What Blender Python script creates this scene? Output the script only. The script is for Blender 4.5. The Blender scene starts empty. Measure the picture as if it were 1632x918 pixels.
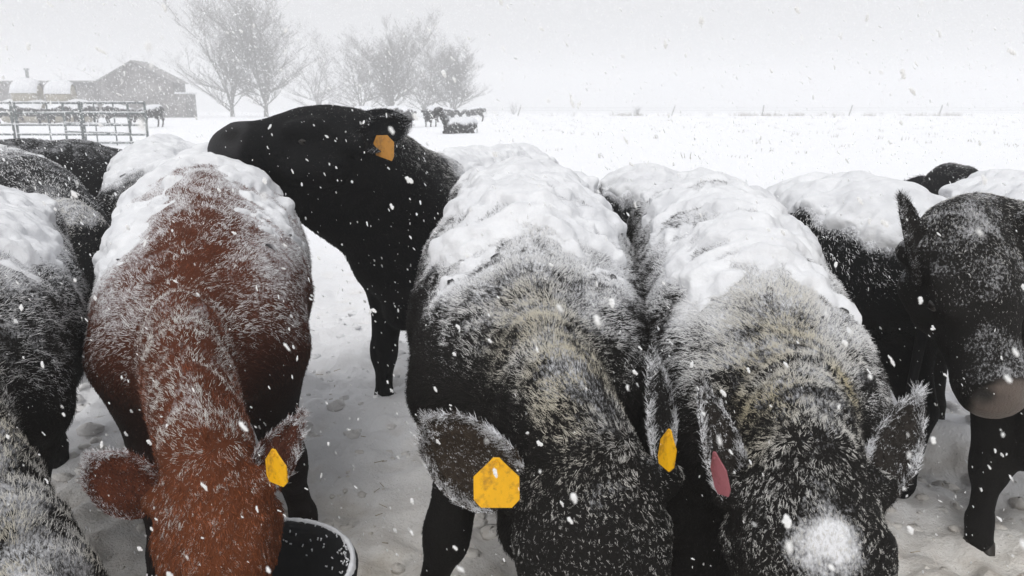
import bpy, math, random, time
import numpy as np
from mathutils import Vector, Matrix

T0 = time.time()
sc = bpy.context.scene
R = math.radians
rng = np.random.default_rng(11)
random.seed(5)

# ------------------------------------------------------------------ camera
EYE = 1.45
cd = bpy.data.cameras.new('camera')
cam = bpy.data.objects.new('camera', cd)
sc.collection.objects.link(cam)
cam.location = (0, 0, EYE)
PITCH = math.atan(281 / 1210)
cam.rotation_euler = (math.pi / 2 - PITCH, 0, 0)
cd.sensor_width = 36
cd.lens = 36 * 1210 / 1632
cd.clip_start = 0.02
cd.clip_end = 3000
cd.dof.use_dof = True
cd.dof.focus_distance = 2.3
cd.dof.aperture_fstop = 8
sc.camera = cam

# ------------------------------------------------------------------ sky, sun, exposure
world = bpy.data.worlds.new('World')
sc.world = world
world.use_nodes = True
wn, wl = world.node_tree.nodes, world.node_tree.links
wn.clear()
sky = wn.new('ShaderNodeTexSky')
sky.sky_type = 'NISHITA'
sky.sun_disc = False
sky.sun_elevation = R(54)
sky.sun_rotation = R(200)
sky.dust_density = 6
hs = wn.new('ShaderNodeHueSaturation')
hs.inputs['Saturation'].default_value = 0.12
bg1 = wn.new('ShaderNodeBackground')
bg1.inputs['Strength'].default_value = 0.05
bg2 = wn.new('ShaderNodeBackground')            # the even cloud deck
bg2.inputs['Color'].default_value = (0.97, 0.975, 1.0, 1)
bg2.inputs['Strength'].default_value = 0.565
ad = wn.new('ShaderNodeAddShader')
wo = wn.new('ShaderNodeOutputWorld')
wl.new(sky.outputs[0], hs.inputs['Color'])
wl.new(hs.outputs[0], bg1.inputs['Color'])
wl.new(bg1.outputs[0], ad.inputs[0])
wl.new(bg2.outputs[0], ad.inputs[1])
wl.new(ad.outputs[0], wo.inputs['Surface'])

sd = bpy.data.lights.new('sun', 'SUN')
sd.energy = 1.2
sd.angle = R(35)
sd.color = (1.0, 0.98, 0.95)
sun = bpy.data.objects.new('sun', sd)
sc.collection.objects.link(sun)
_az, _el = R(200), R(54)
_dir = Vector((math.sin(_az) * math.cos(_el), math.cos(_az) * math.cos(_el), math.sin(_el)))
sun.rotation_euler = _dir.to_track_quat('Z', 'Y').to_euler()

vs = sc.view_settings
vs.view_transform = 'Standard'
vs.look = 'None'
vs.exposure = 0.0
vs.gamma = 1.0
sc.cycles.volume_bounces = 4
sc.cycles.max_bounces = 8
sc.cycles.diffuse_bounces = 5
sc.cycles.use_denoising = True
sc.cycles.use_adaptive_sampling = True
sc.cycles.adaptive_threshold = 0.02
try:
    sc.cycles_curves.shape = 'RIBBONS'
    sc.cycles_curves.subdivisions = 1
except Exception:
    pass

# ------------------------------------------------------------------ numpy noise
def _h(ix, iy, iz, s):
    h = (ix.astype(np.int64) * 374761393 + iy.astype(np.int64) * 668265263 + iz.astype(np.int64) * 2147483647 + s * 974711) & 0xffffffff
    h = ((h ^ (h >> 13)) * 1274126177) & 0xffffffff
    h = ((h ^ (h >> 16)) * 2246822519) & 0xffffffff
    return ((h ^ (h >> 13)) & 0xffffff) / float(0xffffff)

def vnoise(p, seed=0):
    """value noise in -1..1 at points p (n,3)"""
    i = np.floor(p).astype(np.int64)
    f = p - i
    f = f * f * (3 - 2 * f)
    r = 0
    for dx in (0, 1):
        wx = f[:, 0] if dx else 1 - f[:, 0]
        for dy in (0, 1):
            wy = f[:, 1] if dy else 1 - f[:, 1]
            for dz in (0, 1):
                wz = f[:, 2] if dz else 1 - f[:, 2]
                r = r + wx * wy * wz * _h(i[:, 0] + dx, i[:, 1] + dy, i[:, 2] + dz, seed)
    return r * 2 - 1

def fbm(p, seed=0, octv=4, gain=.5):
    r, a, t = 0, 1.0, 0
    for k in range(octv):
        r = r + a * vnoise(p * (2.03 ** k) + 17.3 * k, seed + k)
        t += a
        a *= gain
    return r / t

def worley(p, seed=0):
    """distance to the nearest jittered cell point"""
    i = np.floor(p).astype(np.int64)
    best = np.full(len(p), 9.0)
    for dx in (-1, 0, 1):
        for dy in (-1, 0, 1):
            for dz in (-1, 0, 1):
                c = i + np.array([dx, dy, dz])
                j = np.stack([_h(c[:, 0], c[:, 1], c[:, 2], seed + q) for q in (1, 2, 3)], 1)
                d = np.sqrt((((c + j) - p) ** 2).sum(1))
                best = np.minimum(best, d)
    return best

def sstep(a, b, x):
    t = np.clip((x - a) / (b - a), 0, 1)
    return t * t * (3 - 2 * t)

def nrm(v):
    return v / np.maximum(np.linalg.norm(v, axis=-1, keepdims=True), 1e-9)

# ------------------------------------------------------------------ mesh helpers
def mesh_np(name, verts, faces, mat=None, smooth=True):
    """faces: (n,k) int array, or a list of them"""
    me = bpy.data.meshes.new(name)
    verts = np.asarray(verts, np.float32)
    fl = faces if isinstance(faces, list) else [faces]
    fl = [np.asarray(f, np.int32) for f in fl if len(f)]
    me.vertices.add(len(verts))
    me.vertices.foreach_set('co', verts.ravel())
    nl = sum(f.size for f in fl)
    nf = sum(len(f) for f in fl)
    me.loops.add(nl)
    me.loops.foreach_set('vertex_index', np.concatenate([f.ravel() for f in fl]))
    me.polygons.add(nf)
    tot = np.concatenate([np.full(len(f), f.shape[1], np.int32) for f in fl])
    st = np.concatenate([[0], np.cumsum(tot)[:-1]]).astype(np.int32)
    me.polygons.foreach_set('loop_start', st)
    me.polygons.foreach_set('use_smooth', np.full(nf, smooth))
    me.update(calc_edges=True)
    me.validate()
    if mat:
        me.materials.append(mat)
    return me

def obj(name, me, parent=None, label=None, cat=None, group=None, kind=None):
    o = bpy.data.objects.new(name, me)
    sc.collection.objects.link(o)
    if parent is not None:
        o.parent = parent
    for k, v in (('label', label), ('category', cat), ('group', group), ('kind', kind)):
        if v:
            o[k] = v
    return o

def vattr(me, name, arr):
    arr = np.asarray(arr, np.float32)
    if arr.ndim == 1:
        a = me.attributes.new(name, 'FLOAT', 'POINT')
        a.data.foreach_set('value', arr)
    else:
        a = me.attributes.new(name, 'FLOAT_COLOR', 'POINT')
        if arr.shape[1] == 3:
            arr = np.concatenate([arr, np.ones((len(arr), 1), np.float32)], 1)
        a.data.foreach_set('color', np.ascontiguousarray(arr).ravel())

def tubes(segs, sides=6, cap=False):
    """segs: list of (p0, p1, r0, r1). Returns verts, [quads]"""
    p0 = np.array([s[0] for s in segs], float); p1 = np.array([s[1] for s in segs], float)
    r0 = np.array([s[2] for s in segs], float); r1 = np.array([s[3] for s in segs], float)
    a = nrm(p1 - p0)
    ref = np.where(np.abs(a[:, 2:3]) > .9, np.array([[1., 0, 0]]), np.array([[0, 0, 1.]]))
    u = nrm(np.cross(ref, a)); v = np.cross(a, u)
    th = np.arange(sides) / sides * 2 * np.pi
    ring = np.cos(th)[None, :, None] * u[:, None] + np.sin(th)[None, :, None] * v[:, None]
    A = p0[:, None] + ring * r0[:, None, None]
    B = p1[:, None] + ring * r1[:, None, None]
    V = np.concatenate([A, B], 1).reshape(-1, 3)
    n = len(segs)
    k = np.arange(sides); k2 = (k + 1) % sides
    q = np.stack([k, k2, k2 + sides, k + sides], 1)
    Q = (q[None] + (np.arange(n) * 2 * sides)[:, None, None]).reshape(-1, 4)
    if cap:
        c0 = (np.arange(sides)[::-1][None] + (np.arange(n) * 2 * sides)[:, None])
        c1 = (np.arange(sides)[None] + sides + (np.arange(n) * 2 * sides)[:, None])
        return V, [Q, c0, c1]
    return V, [Q]

def boxes(items):
    """items: (cx,cy,cz,sx,sy,sz) full sizes"""
    V, F = [], []
    for k, (x, y, z, a, b, c) in enumerate(items):
        for dx, dy, dz in ((-1,-1,-1),(1,-1,-1),(1,1,-1),(-1,1,-1),(-1,-1,1),(1,-1,1),(1,1,1),(-1,1,1)):
            V.append((x + dx*a/2, y + dy*b/2, z + dz*c/2))
        o = k * 8
        F += [(o,o+3,o+2,o+1),(o+4,o+5,o+6,o+7),(o,o+1,o+5,o+4),(o+1,o+2,o+6,o+5),(o+2,o+3,o+7,o+6),(o+3,o,o+4,o+7)]
    return np.array(V), np.array(F)

# ------------------------------------------------------------------ materials
class NT:
    def __init__(s, name):
        s.m = bpy.data.materials.new(name); s.m.use_nodes = True
        s.n, s.l = s.m.node_tree.nodes, s.m.node_tree.links
        s.b = s.n['Principled BSDF']
    def add(s, t, **kw):
        x = s.n.new(t)
        for k, v in kw.items():
            setattr(x, k, v)
        return x
    def noise(s, scale, detail=4, rough=.55, vec=None):
        x = s.add('ShaderNodeTexNoise'); x.inputs['Scale'].default_value = scale
        x.inputs['Detail'].default_value = detail; x.inputs['Roughness'].default_value = rough
        if vec is None:
            tc = s.add('ShaderNodeTexCoord'); vec = tc.outputs['Object']
        s.l.new(vec, x.inputs['Vector'])
        return x.outputs['Fac']
    def ramp(s, fac, *stops):
        x = s.add('ShaderNodeValToRGB')
        e = x.color_ramp.elements
        while len(e) < len(stops):
            e.new(.5)
        for el, (p, c) in zip(e, stops):
            el.position = p; el.color = (c if len(c) == 4 else (*c, 1)) if not isinstance(c, float) else (c, c, c, 1)
        s.l.new(fac, x.inputs['Fac'])
        return x.outputs['Color']
    def mix(s, fac, a, b, mode='MIX'):
        x = s.add('ShaderNodeMix', data_type='RGBA', blend_type=mode)
        for sock, v in ((x.inputs[0], fac), (x.inputs[6], a), (x.inputs[7], b)):
            if isinstance(v, (int, float)):
                sock.default_value = v
            elif isinstance(v, tuple):
                sock.default_value = (*v, 1)
            else:
                s.l.new(v, sock)
        return x.outputs[2]
    def attr(s, name, out='Fac'):
        x = s.add('ShaderNodeAttribute'); x.attribute_name = name
        return x.outputs[out]
    def math(s, op, a, b=None, c=None):
        x = s.add('ShaderNodeMath', operation=op)
        for k, v in enumerate((a, b, c)):
            if v is None: continue
            if isinstance(v, (int, float)): x.inputs[k].default_value = v
            else: s.l.new(v, x.inputs[k])
        return x.outputs[0]
    def bump(s, h, strength=.5, dist=.01):
        x = s.add('ShaderNodeBump'); x.inputs['Strength'].default_value = strength
        x.inputs['Distance'].default_value = dist
        s.l.new(h, x.inputs['Height']); s.l.new(x.outputs[0], s.b.inputs['Normal'])
    def col(s, c):
        if isinstance(c, tuple): s.b.inputs['Base Color'].default_value = (*c, 1)
        else: s.l.new(c, s.b.inputs['Base Color'])
    def rough(s, r, spec=.3):
        s.b.inputs['Roughness'].default_value = r
        s.b.inputs['Specular IOR Level'].default_value = spec

SNOW = (.86, .87, .90)

def m_snow():
    t = NT('snow')
    a = t.noise(9, 5); b = t.noise(70, 4)
    t.col(t.ramp(a, (.3, (.60, .61, .635)), (.65, (.75, .76, .78))))
    t.bump(t.math('ADD', t.math('MULTIPLY', a, .6), t.math('MULTIPLY', b, .5)), .55, .012)
    t.rough(.75, .2)
    return t.m
M_SNOW = m_snow()

def m_ground():
    t = NT('trampled_snow')
    d = t.attr('dirt')
    a = t.noise(2.2, 6); b = t.noise(26, 5, .65); c = t.noise(120, 3); e = t.noise(9, 5, .6)
    dirtc = t.mix(t.ramp(e, (.38, 0.0), (.62, 1.0)), (.56, .50, .42), (.82, .785, .72))
    dk = t.noise(4.5, 6, .68)
    dirtc = t.mix(t.ramp(dk, (.57, 0.0), (.70, .8)), dirtc, (.30, .265, .215))
    f = t.math('MULTIPLY', d, t.ramp(a, (.2, .72), (.7, 1.12)))
    base = t.mix(f, SNOW, dirtc)
    speck = t.math('MULTIPLY', t.ramp(c, (.62, 0.0), (.72, 1.0)), t.ramp(b, (.45, 0.0), (.6, 1.0)))
    base = t.mix(t.math('MULTIPLY', speck, t.math('MULTIPLY', t.math('ADD', d, .06), .7)), base, (.09, .075, .055))
    t.col(base)
    t.bump(t.math('ADD', t.math('MULTIPLY', b, .7), t.math('MULTIPLY', c, .3)), .6, .03)
    t.rough(.8, .2)
    return t.m
M_GROUND = m_ground()

def m_skin():
    t = NT('hide')
    base = t.attr('col', 'Color'); fr = t.attr('frost')
    tc = t.add('ShaderNodeTexCoord')
    mp = t.add('ShaderNodeMapping'); mp.inputs['Scale'].default_value = (1, 2.2, 1.6)
    t.l.new(tc.outputs['Object'], mp.inputs['Vector'])
    n = t.noise(75, 4, .7, mp.outputs[0]); n2 = t.noise(14, 3)
    th = t.math('ADD', t.math('MULTIPLY', n, .65), t.math('MULTIPLY', n2, .45))
    k = t.math('SUBTRACT', t.math('ADD', fr, .12), t.math('SUBTRACT', 1.12, th))
    f = t.ramp(t.math('ADD', t.math('MULTIPLY', k, 3.0), .5), (0.0, 0.0), (1.0, 1.0))
    t.col(t.mix(f, base, (.72, .73, .76)))
    t.bump(n, .5, .012)
    t.rough(.75, .15)
    t.l.new(t.math('MULTIPLY_ADD', t.attr('wet'), -.42, .75), t.b.inputs['Roughness'])
    t.l.new(t.math('MULTIPLY_ADD', t.attr('wet'), .35, .12), t.b.inputs['Specular IOR Level'])
    return t.m
M_SKIN = m_skin()

def m_hair():
    t = NT('winter_coat')
    base = t.attr('col', 'Color'); fr = t.attr('frost')
    hi = t.add('ShaderNodeHairInfo')
    i = hi.outputs['Intercept']
    gp = t.add('ShaderNodeNewGeometry').outputs['Position']
    n1 = t.noise(330, 1, .5, gp); n2 = t.noise(110, 2, .6, gp)
    nn = t.math('ADD', t.math('MULTIPLY', n1, .62), t.math('MULTIPLY', n2, .48))     # about .55 +- .2
    k = t.math('SUBTRACT', nn, t.math('MULTIPLY_ADD', fr, -.62, .80))
    k = t.math('ADD', k, t.math('MULTIPLY_ADD', i, .10, -.05))
    f = t.ramp(t.math('MULTIPLY_ADD', k, 5.0, .5), (.1, 0.0), (.9, 1.0))
    f = t.math('MULTIPLY', f, t.ramp(fr, (.0, 0.0), (.06, 1.0)))
    tint = t.attr('dust', 'Color')
    t.col(t.mix(f, base, tint))
    t.rough(.6, .14)
    return t.m
M_HAIR = m_hair()

def m_plain(name, c, r=.6, spec=.3, var=.25, scale=18, bump=.3, bd=.004):
    t = NT(name)
    n = t.noise(scale, 5)
    t.col(t.mix(n, tuple(x * (1 - var) for x in c), tuple(min(1, x * (1 + var)) for x in c)))
    t.bump(n, bump, bd)
    t.rough(r, spec)
    return t.m
M_HOOF = m_plain('hoof_horn', (.03, .026, .022), .5)
M_EYE = m_plain('eye_wet', (.008, .006, .005), .08, .6, .1, 40, 0.0)
M_NOSE = m_plain('muzzle_skin', (.17, .135, .12), .33, .45, .25, 60, .6, .003)
M_NOSEB = m_plain('muzzle_skin_dark', (.022, .022, .024), .3, .5, .25, 60, .6, .003)
M_BARK = m_plain('bark', (.085, .075, .068), .85, .1, .35, 3)
M_STEEL = m_plain('gate_steel', (.11, .13, .13), .55, .4, .35, 14)
M_POST = m_plain('weathered_post', (.11, .10, .09), .8, .2, .3, 10)
M_HAY = m_plain('hay', (.34, .31, .25), .9, .1, .4, 9, .8, .04)
M_STRAW = m_plain('straw', (.30, .24, .15), .8, .2, .4, 30)
M_CLOD = m_plain('dung_clod', (.045, .038, .03), .8, .2, .4, 20, .8, .02)
M_DRY = m_plain('dry_grass', (.25, .22, .17), .9, .1, .3, 5)
M_TUB = m_plain('black_rubber', (.018, .019, .021), .55, .35, .3, 35, .4, .004)

def m_tag(name, c, c2):
    t = NT(name)
    n = t.noise(34, 6, .68); n2 = t.noise(160, 3)
    k = t.math('MULTIPLY', t.ramp(n, (.50, 0.0), (.66, 1.0)), .8)
    t.col(t.mix(k, t.mix(n2, c, tuple(x * .85 for x in c)), c2))
    t.bump(n, .25, .003)
    t.rough(.42, .4)
    return t.m
M_TAGY = m_tag('yellow_plastic', (.88, .46, .006), (.32, .15, .02))
M_TAGO = m_tag('amber_plastic', (.52, .24, .04), (.22, .12, .04))
M_TAGP = m_tag('pink_plastic', (.30, .095, .115), (.16, .05, .05))

def m_barn(name, c):
    t = NT(name)
    tc = t.add('ShaderNodeTexCoord')
    mp = t.add('ShaderNodeMapping'); mp.inputs['Scale'].default_value = (3, 3, .25)
    t.l.new(tc.outputs['Object'], mp.inputs['Vector'])
    n = t.noise(2.0, 5, .6, mp.outputs[0]); n2 = t.noise(.5, 4)
    a = t.mix(n, tuple(x * .7 for x in c), tuple(x * 1.3 for x in c))
    t.col(t.mix(t.ramp(n2, (.45, 0.0), (.75, .5)), a, (.45, .44, .43)))
    t.rough(.8, .2)
    return t.m
def m_flake():
    t = NT('snowflake')
    d = t.add('ShaderNodeBsdfDiffuse'); tr = t.add('ShaderNodeBsdfTranslucent')
    for q in (d, tr): q.inputs['Color'].default_value = (.98, .985, .99, 1)
    x = t.add('ShaderNodeMixShader'); x.inputs[0].default_value = .6
    t.l.new(d.outputs[0], x.inputs[1]); t.l.new(tr.outputs[0], x.inputs[2])
    t.l.new(x.outputs[0], t.n['Material Output'].inputs['Surface'])
    return t.m
M_FLAKE = m_flake()
HAZE = .0053
M_BARN = m_barn('barn_boards', (.07, .06, .058))
M_ROOFM = m_barn('barn_roof_metal', (.20, .19, .19))

# ------------------------------------------------------------------ terrain
def ground_z(x, y):
    r = sstep(5.5, 25, y)
    z = .53 * r + .24 * sstep(25, 115, y) - .36 * sstep(-4, -13, x) * sstep(10, 25, y) * (1 - sstep(32, 50, y))
    return z

def axis_vals(lo, hi, step, far_lo, far_hi, grow=1.13):
    v = list(np.arange(lo, hi + 1e-6, step))
    s, x = step, hi
    while x < far_hi:
        s *= grow; x += s; v.append(x)
    s, x, w = step, lo, []
    while x > far_lo:
        s *= grow; x -= s; w.append(x)
    return np.array(w[::-1] + v)

xs = axis_vals(-2.6, 2.6, .027, -900, 900, 1.06)
ys = axis_vals(1.7, 5.2, .027, -30, 1400, 1.045)
X, Y = np.meshgrid(xs, ys)
P = np.stack([X.ravel(), Y.ravel(), np.zeros(X.size)], 1)
near = 1 - sstep(5, 11, P[:, 1] + .25 * np.abs(P[:, 0]))
mid = 1 - sstep(20, 120, P[:, 1])
zg = ground_z(P[:, 0], P[:, 1])
lump = worley(P * np.array([4.2, 4.2, 1]) + .35 * np.stack([fbm(P * 5, 3, 2), fbm(P * 5, 4, 2), P[:, 2]], 1), 7)
lump2 = worley(P * 9.0, 9)
pit = sstep(.10, .34, worley(P * np.array([3.1, 3.1, 1]) + .25 * np.stack([fbm(P * 7, 13, 2), fbm(P * 7, 14, 2), P[:, 2]], 1), 27))
zn = near * (.060 * (lump - .45) + .034 * (lump2 - .4) + .06 * fbm(P * 2.2, 21, 4) + - .055 * (1 - pit) + .026 * fbm(P * 14, 33, 3)) + mid * .05 * fbm(P * .35, 5, 3) + .02 * fbm(P * 6, 15, 3) * near
berm = np.exp(-(((P[:, 0] - 1.83) / .45) ** 2 + ((P[:, 1] - 3.08) / .14) ** 2) * 1.4)
zn += .10 * berm
dirt = np.clip((1 - sstep(1.6, 3.3, P[:, 1] + .35 * fbm(P * 1.1, 31, 3))) * .85 + .10 * near + .22 * near * sstep(-.1, .5, -(lump - .42) * 2), 0, 1)
dirt = np.clip(dirt + .5 * np.exp(-(((P[:, 0] - 1.83) / .42) ** 2 + ((P[:, 1] - 2.93) / .07) ** 2)), 0, 1)
P[:, 2] = zg + zn
ny, nx = X.shape
i0 = (np.arange(ny - 1)[:, None] * nx + np.arange(nx - 1)[None]).ravel()
_fi = np.stack([i0, i0 + 1, i0 + 1 + nx, i0 + nx], 1)
_m = (P[i0, 1] > 1.75) & (P[i0, 1] < 5.8) & (np.abs(P[i0, 0]) < 4.6)
_u, _inv = np.unique(_fi[_m].ravel(), return_inverse=True)
P_near, F_near = P[_u], _inv.reshape(-1, 4)
gm = mesh_np('snowy_ground', P, np.stack([i0, i0 + 1, i0 + 1 + nx, i0 + nx], 1), M_GROUND)
vattr(gm, 'dirt', dirt)
obj('snowy_ground', gm, kind='structure', label='trampled snow field, dirty near the cattle')
print('ground', round(time.time() - T0, 1), len(P))
# ------------------------------------------------------------------ background
def gz(x, y):
    return float(ground_z(np.array(float(x)), np.array(float(y))))

# barn: gable end towards us, a long low wing to the left, a lean-to on the right
barn = obj('barn', None, label='grey gabled barn with a long low wing and a stovepipe', cat='barn')
bx0, bx1, by, bzg = -49.8, -41.0, 95.0, gz(-45, 95) - .4
barn.location = (0, 0, 0)
V = [(bx0, by, bzg), (bx1, by, bzg), (bx1, by, 5.0), ((bx0 + bx1) / 2 - .2, by, 7.35), (bx0, by, 5.15)]
V += [(x, by + 3.5, z) for x, y, z in V]
wm = mesh_np('wall', V, [np.array([(0, 1, 2, 3, 4), (9, 8, 7, 6, 5)]), np.array([(1, 6, 7, 2), (5, 0, 4, 9)])], M_BARN, False)
obj('wall', wm, barn)
def slab(a, b, y0, y1, t):
    (xa, za), (xb, zb) = a, b
    V = [(xa, y0, za), (xb, y0, zb), (xb, y1, zb), (xa, y1, za)]
    V += [(x, y, z + t) for x, y, z in V]
    return np.array(V), np.array([(0, 3, 2, 1), (4, 5, 6, 7), (0, 1, 5, 4), (1, 2, 6, 5), (2, 3, 7, 6), (3, 0, 4, 7)])
for a, b in (((bx0 - .35, 4.98), ((bx0 + bx1) / 2 - .2, 7.38)), (((bx0 + bx1) / 2 - .2, 7.38), (bx1 + .35, 4.83))):
    v, f = slab(a, b, by - .3, by + 3.8, .12)
    obj('roof', mesh_np('roof', v, f, M_ROOFM, False), barn)
v, f = boxes([((-80 + bx0 - .01) / 2, by + 6, (bzg + 4.95) / 2, bx0 + 80 - .02, 10, 4.95 - bzg)])
wing = obj('wing', mesh_np('wing', v, f, M_BARN, False), barn)
v, f = boxes([((-80 + bx0) / 2 - .2, by + 6, 5.05, bx0 + 80 - .5, 10.8, .16)])
obj('wing_roof', mesh_np('wing_roof', v, f, M_ROOFM, False), wing)
v, f = tubes([((-59.7, by + 2, 5.1), (-59.7, by + 2, 6.5), .19, .19), ((-59.7, by + 2, 6.5), (-59.7, by + 2, 6.62), .34, .30)], 8, True)
obj('stovepipe', mesh_np('stovepipe', v, f, M_STEEL, False), wing)
v, f = boxes([(bx1 + .68, by + 1.6, (bzg + 3.55) / 2, 1.3, 3, 3.55 - bzg)])
lean = obj('lean_to', mesh_np('lean_to', v, f, M_BARN, False), barn)
v, f = boxes([(bx1 + .75, by + 1.6, 3.66, 1.45, 3.2, .18)])
obj('lean_to_roof', mesh_np('lean_to_roof', v, f, M_SNOW, False), lean)

# bare trees: stems sweeping up from a short trunk
def bare_tree(x, y, top, spread, seed, label, stems=6, dense=1.0, minr=.016, lean=0):
    g = random.Random(seed)
    z0 = gz(x, y) - .2
    Ht = top - z0
    trunk, crown = [], []
    def limb(p, d, Ln, r, lev, out):
        n = 4 if lev < 3 else (3 if lev == 3 else 1)
        for k in range(n):
            d = Vector((d.x + g.uniform(-.16, .16), d.y + g.uniform(-.16, .16), d.z + g.uniform(-.08, .20))).normalized()
            q = p + d * (Ln / n)
            r1 = max(minr * .6, r * (1 - .62 * (k + 1) / n))
            out.append((tuple(p), tuple(q), max(r * (1 - .62 * k / n), minr * .6), r1))
            p = q
            if lev < 4:
                for _ in range(max(1, round(dense * (2.4 if lev < 3 else 1.9) * g.uniform(.7, 1.3)))):
                    a = g.uniform(0, 6.283); s = g.uniform(.40, 1.0) * (1.5 if lev == 0 and k < 2 else 1)
                    e = Vector((d.x + s * math.cos(a), d.y + s * math.sin(a), d.z + g.uniform(-.10, .45) - (.45 if lev == 0 and k == 0 else 0))).normalized()
                    limb(p, e, Ln * g.uniform(.36, .58), max(minr, r * (1 - .62 * k / n) * .5), lev + 1, crown)
    p0 = Vector((x, y, z0)); tz = Ht * .09
    p1 = Vector((x + lean * .1, y, z0 + tz))
    r0 = .018 * Ht
    trunk.append((tuple(p0), tuple(p1), r0, r0 * .8))
    for k in range(stems):
        a = k / stems * 6.283 + g.uniform(-.4, .4)
        s = spread / Ht * g.uniform(.25, 1.0) * .62
        d = Vector((s * math.cos(a), s * math.sin(a), 1)).normalized()
        limb(p1 - Vector((0, 0, tz * g.uniform(0, .5))), d, Ht * g.uniform(.40, .88), r0 * .52, 0, crown)
    for k in range(4):                   # low limbs and suckers near the ground
        a = g.uniform(0, 6.283); s = g.uniform(.8, 2.2)
        d = Vector((s * math.cos(a), s * math.sin(a), 1)).normalized()
        limb(p0 + Vector((0, 0, tz * g.uniform(.5, 1.0))), d, Ht * g.uniform(.22, .40), r0 * .3, 1, crown)
    # fit the crown under its height and spread
    P_ = np.array([s[1] for s in crown]); zmx = np.percentile(P_[:, 2], 99.6)
    kz = (top - p1.z) / (zmx - p1.z)
    rx = np.percentile(np.abs(P_[:, 0] - x), 97) ; kx = spread * .5 / rx
    def fx(q):
        return (x + (q[0] - x) * kx, y + (q[1] - y) * kx, p1.z + (q[2] - p1.z) * (kz if q[2] > p1.z else 1))
    crown = [(fx(a), fx(b), r, s) for a, b, r, s in crown]
    t = obj('bare_tree', None, label=label, cat='tree', group='bare trees behind the field')
    v, f = tubes(trunk, 8); v = v - np.array([x, y, z0])
    t.location = (x, y, z0)
    obj('trunk', mesh_np('trunk', v, f, M_BARK), t)
    th_ = [q for q in crown if max(q[2], q[3]) > .013]
    tw = [q for q in crown if max(q[2], q[3]) <= .013]
    v, f = tubes(th_, 3)
    a0 = np.array([q[0] for q in tw]); a1 = np.array([q[1] for q in tw]); rw = np.array([q[2] for q in tw])
    dd = nrm(a1 - a0); uu = nrm(np.cross(dd, np.array([.3, .9, .2]))); ww = np.cross(dd, uu)
    tv = np.concatenate([(a0 + (uu * math.cos(k * 2.0944) + ww * math.sin(k * 2.0944)) * rw[:, None])[:, None] for k in range(3)] + [a1[:, None]], 1).reshape(-1, 3)
    tf = (np.array([(0, 1, 3), (1, 2, 3), (2, 0, 3)])[None] + (np.arange(len(tw)) * 4)[:, None, None]).reshape(-1, 3) + len(v)
    f = f + [tf]; v = np.concatenate([v, tv]) - np.array([x, y, z0])
    obj('crown', mesh_np('crown', v, f, M_BARK), t)
    return len(crown)
F_ = .974 / 1210
def tx(px, Y): return (px - 816) * F_ * Y
def tz_(py, Y): return EYE + math.tan(math.atan((459 - py) / 1210) - PITCH) * Y
nb = 0
for px, Y, ty, w, sd__, lab, st_, dn in (
    (370, 105, -22, 128, 1, 'big spreading bare tree nearest the barn', 6, 1.0),
    (424, 104, -44, 132, 2, 'tallest bare tree, cut off by the top of the photo', 7, 1.1),
    (508, 140, 42, 95, 3, 'faint bare tree deep in the falling snow', 5, .9),
    (575, 118, 45, 110, 4, 'bare tree left of the dense dark crowned one', 6, 1.0),
    (622, 108, 24, 125, 5, 'dense dark crowned bare tree above the raised head', 8, 1.1),
    (676, 122, 52, 112, 6, 'bare tree right of the dense dark crowned one', 5, 1.0),
    (722, 116, 56, 102, 7, 'rightmost bare tree, rounded crown over the cattle', 7, 1.15),
    (162, 128, 88, 110, 8, 'thin bare tree sticking up left of the barn gable', 5, .55),
    (246, 124, 80, 90, 9, 'thin bare tree sticking up right of the barn gable', 5, .5)):
    nb += bare_tree(tx(px, Y), Y, tz_(ty, Y), w * F_ * Y, sd__ * 13, lab, st_, dn * .80, .0115)
print('trees', nb, round(time.time() - T0, 1))

# pipe corral panels
def panel(xa, ya, xb, yb, label, nr=5, top=1.55, tilt=0.0):
    t = obj('corral_panel', None, label=label, cat='corral panel', group='pipe corral panels at the left')
    za, zb = gz(xa, ya), gz(xb, yb)
    t.location = (xa, ya, za)
    dx, dy, dz = xb - xa, yb - ya, zb - za
    for k, zz in enumerate([1.0, .75, .46, .225, .025][:nr]):
        z = top * zz + .06
        v, f = tubes([((0, 0, z + tilt * k * .02), (dx, dy, dz + z), .037, .037)], 7, True)
        obj('rail', mesh_np('rail', v, f, M_STEEL), t)
        L = math.hypot(dx, dy)
        n = 14
        sv = []
        for i in range(n):
            q = [i / n, (i + 1) / n]
            if random.random() < .8:
                sv.append(((dx * q[0], dy * q[0], dz * q[0] + z + .032), (dx * q[1], dy * q[1], dz * q[1] + z + .032), .024 + random.random() * .012, .024 + random.random() * .012))
        v, f = tubes(sv, 5, True)
        o_ = obj('rail_snow', mesh_np('rail_snow', v, f, M_SNOW), t); o_['kind'] = 'stuff'
    for q in (0.0, .5, 1.0):
        v, f = tubes([((dx * q, dy * q + .05, dz * q - .15), (dx * q, dy * q + .05, dz * q + top + .12), .048 if q != .5 else .026, .048 if q != .5 else .026)], 7, True)
        obj('post', mesh_np('post', v, f, M_STEEL), t)
panel(-14.15, 30, -16.62, 30.1, 'pipe corral panel nearest the standing cow, at the right end')
panel(-16.75, 30.15, -19.35, 30.3, 'middle pipe corral panel in front of the barn cattle')
panel(-19.5, 30.3, -22.1, 30.4, 'pipe corral panel cut off by the left edge of the photo')
panel(-15.3, 31.0, -19.6, 34.0, 'pipe corral panel set at an angle behind the others', nr=4, tilt=.3)

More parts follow.
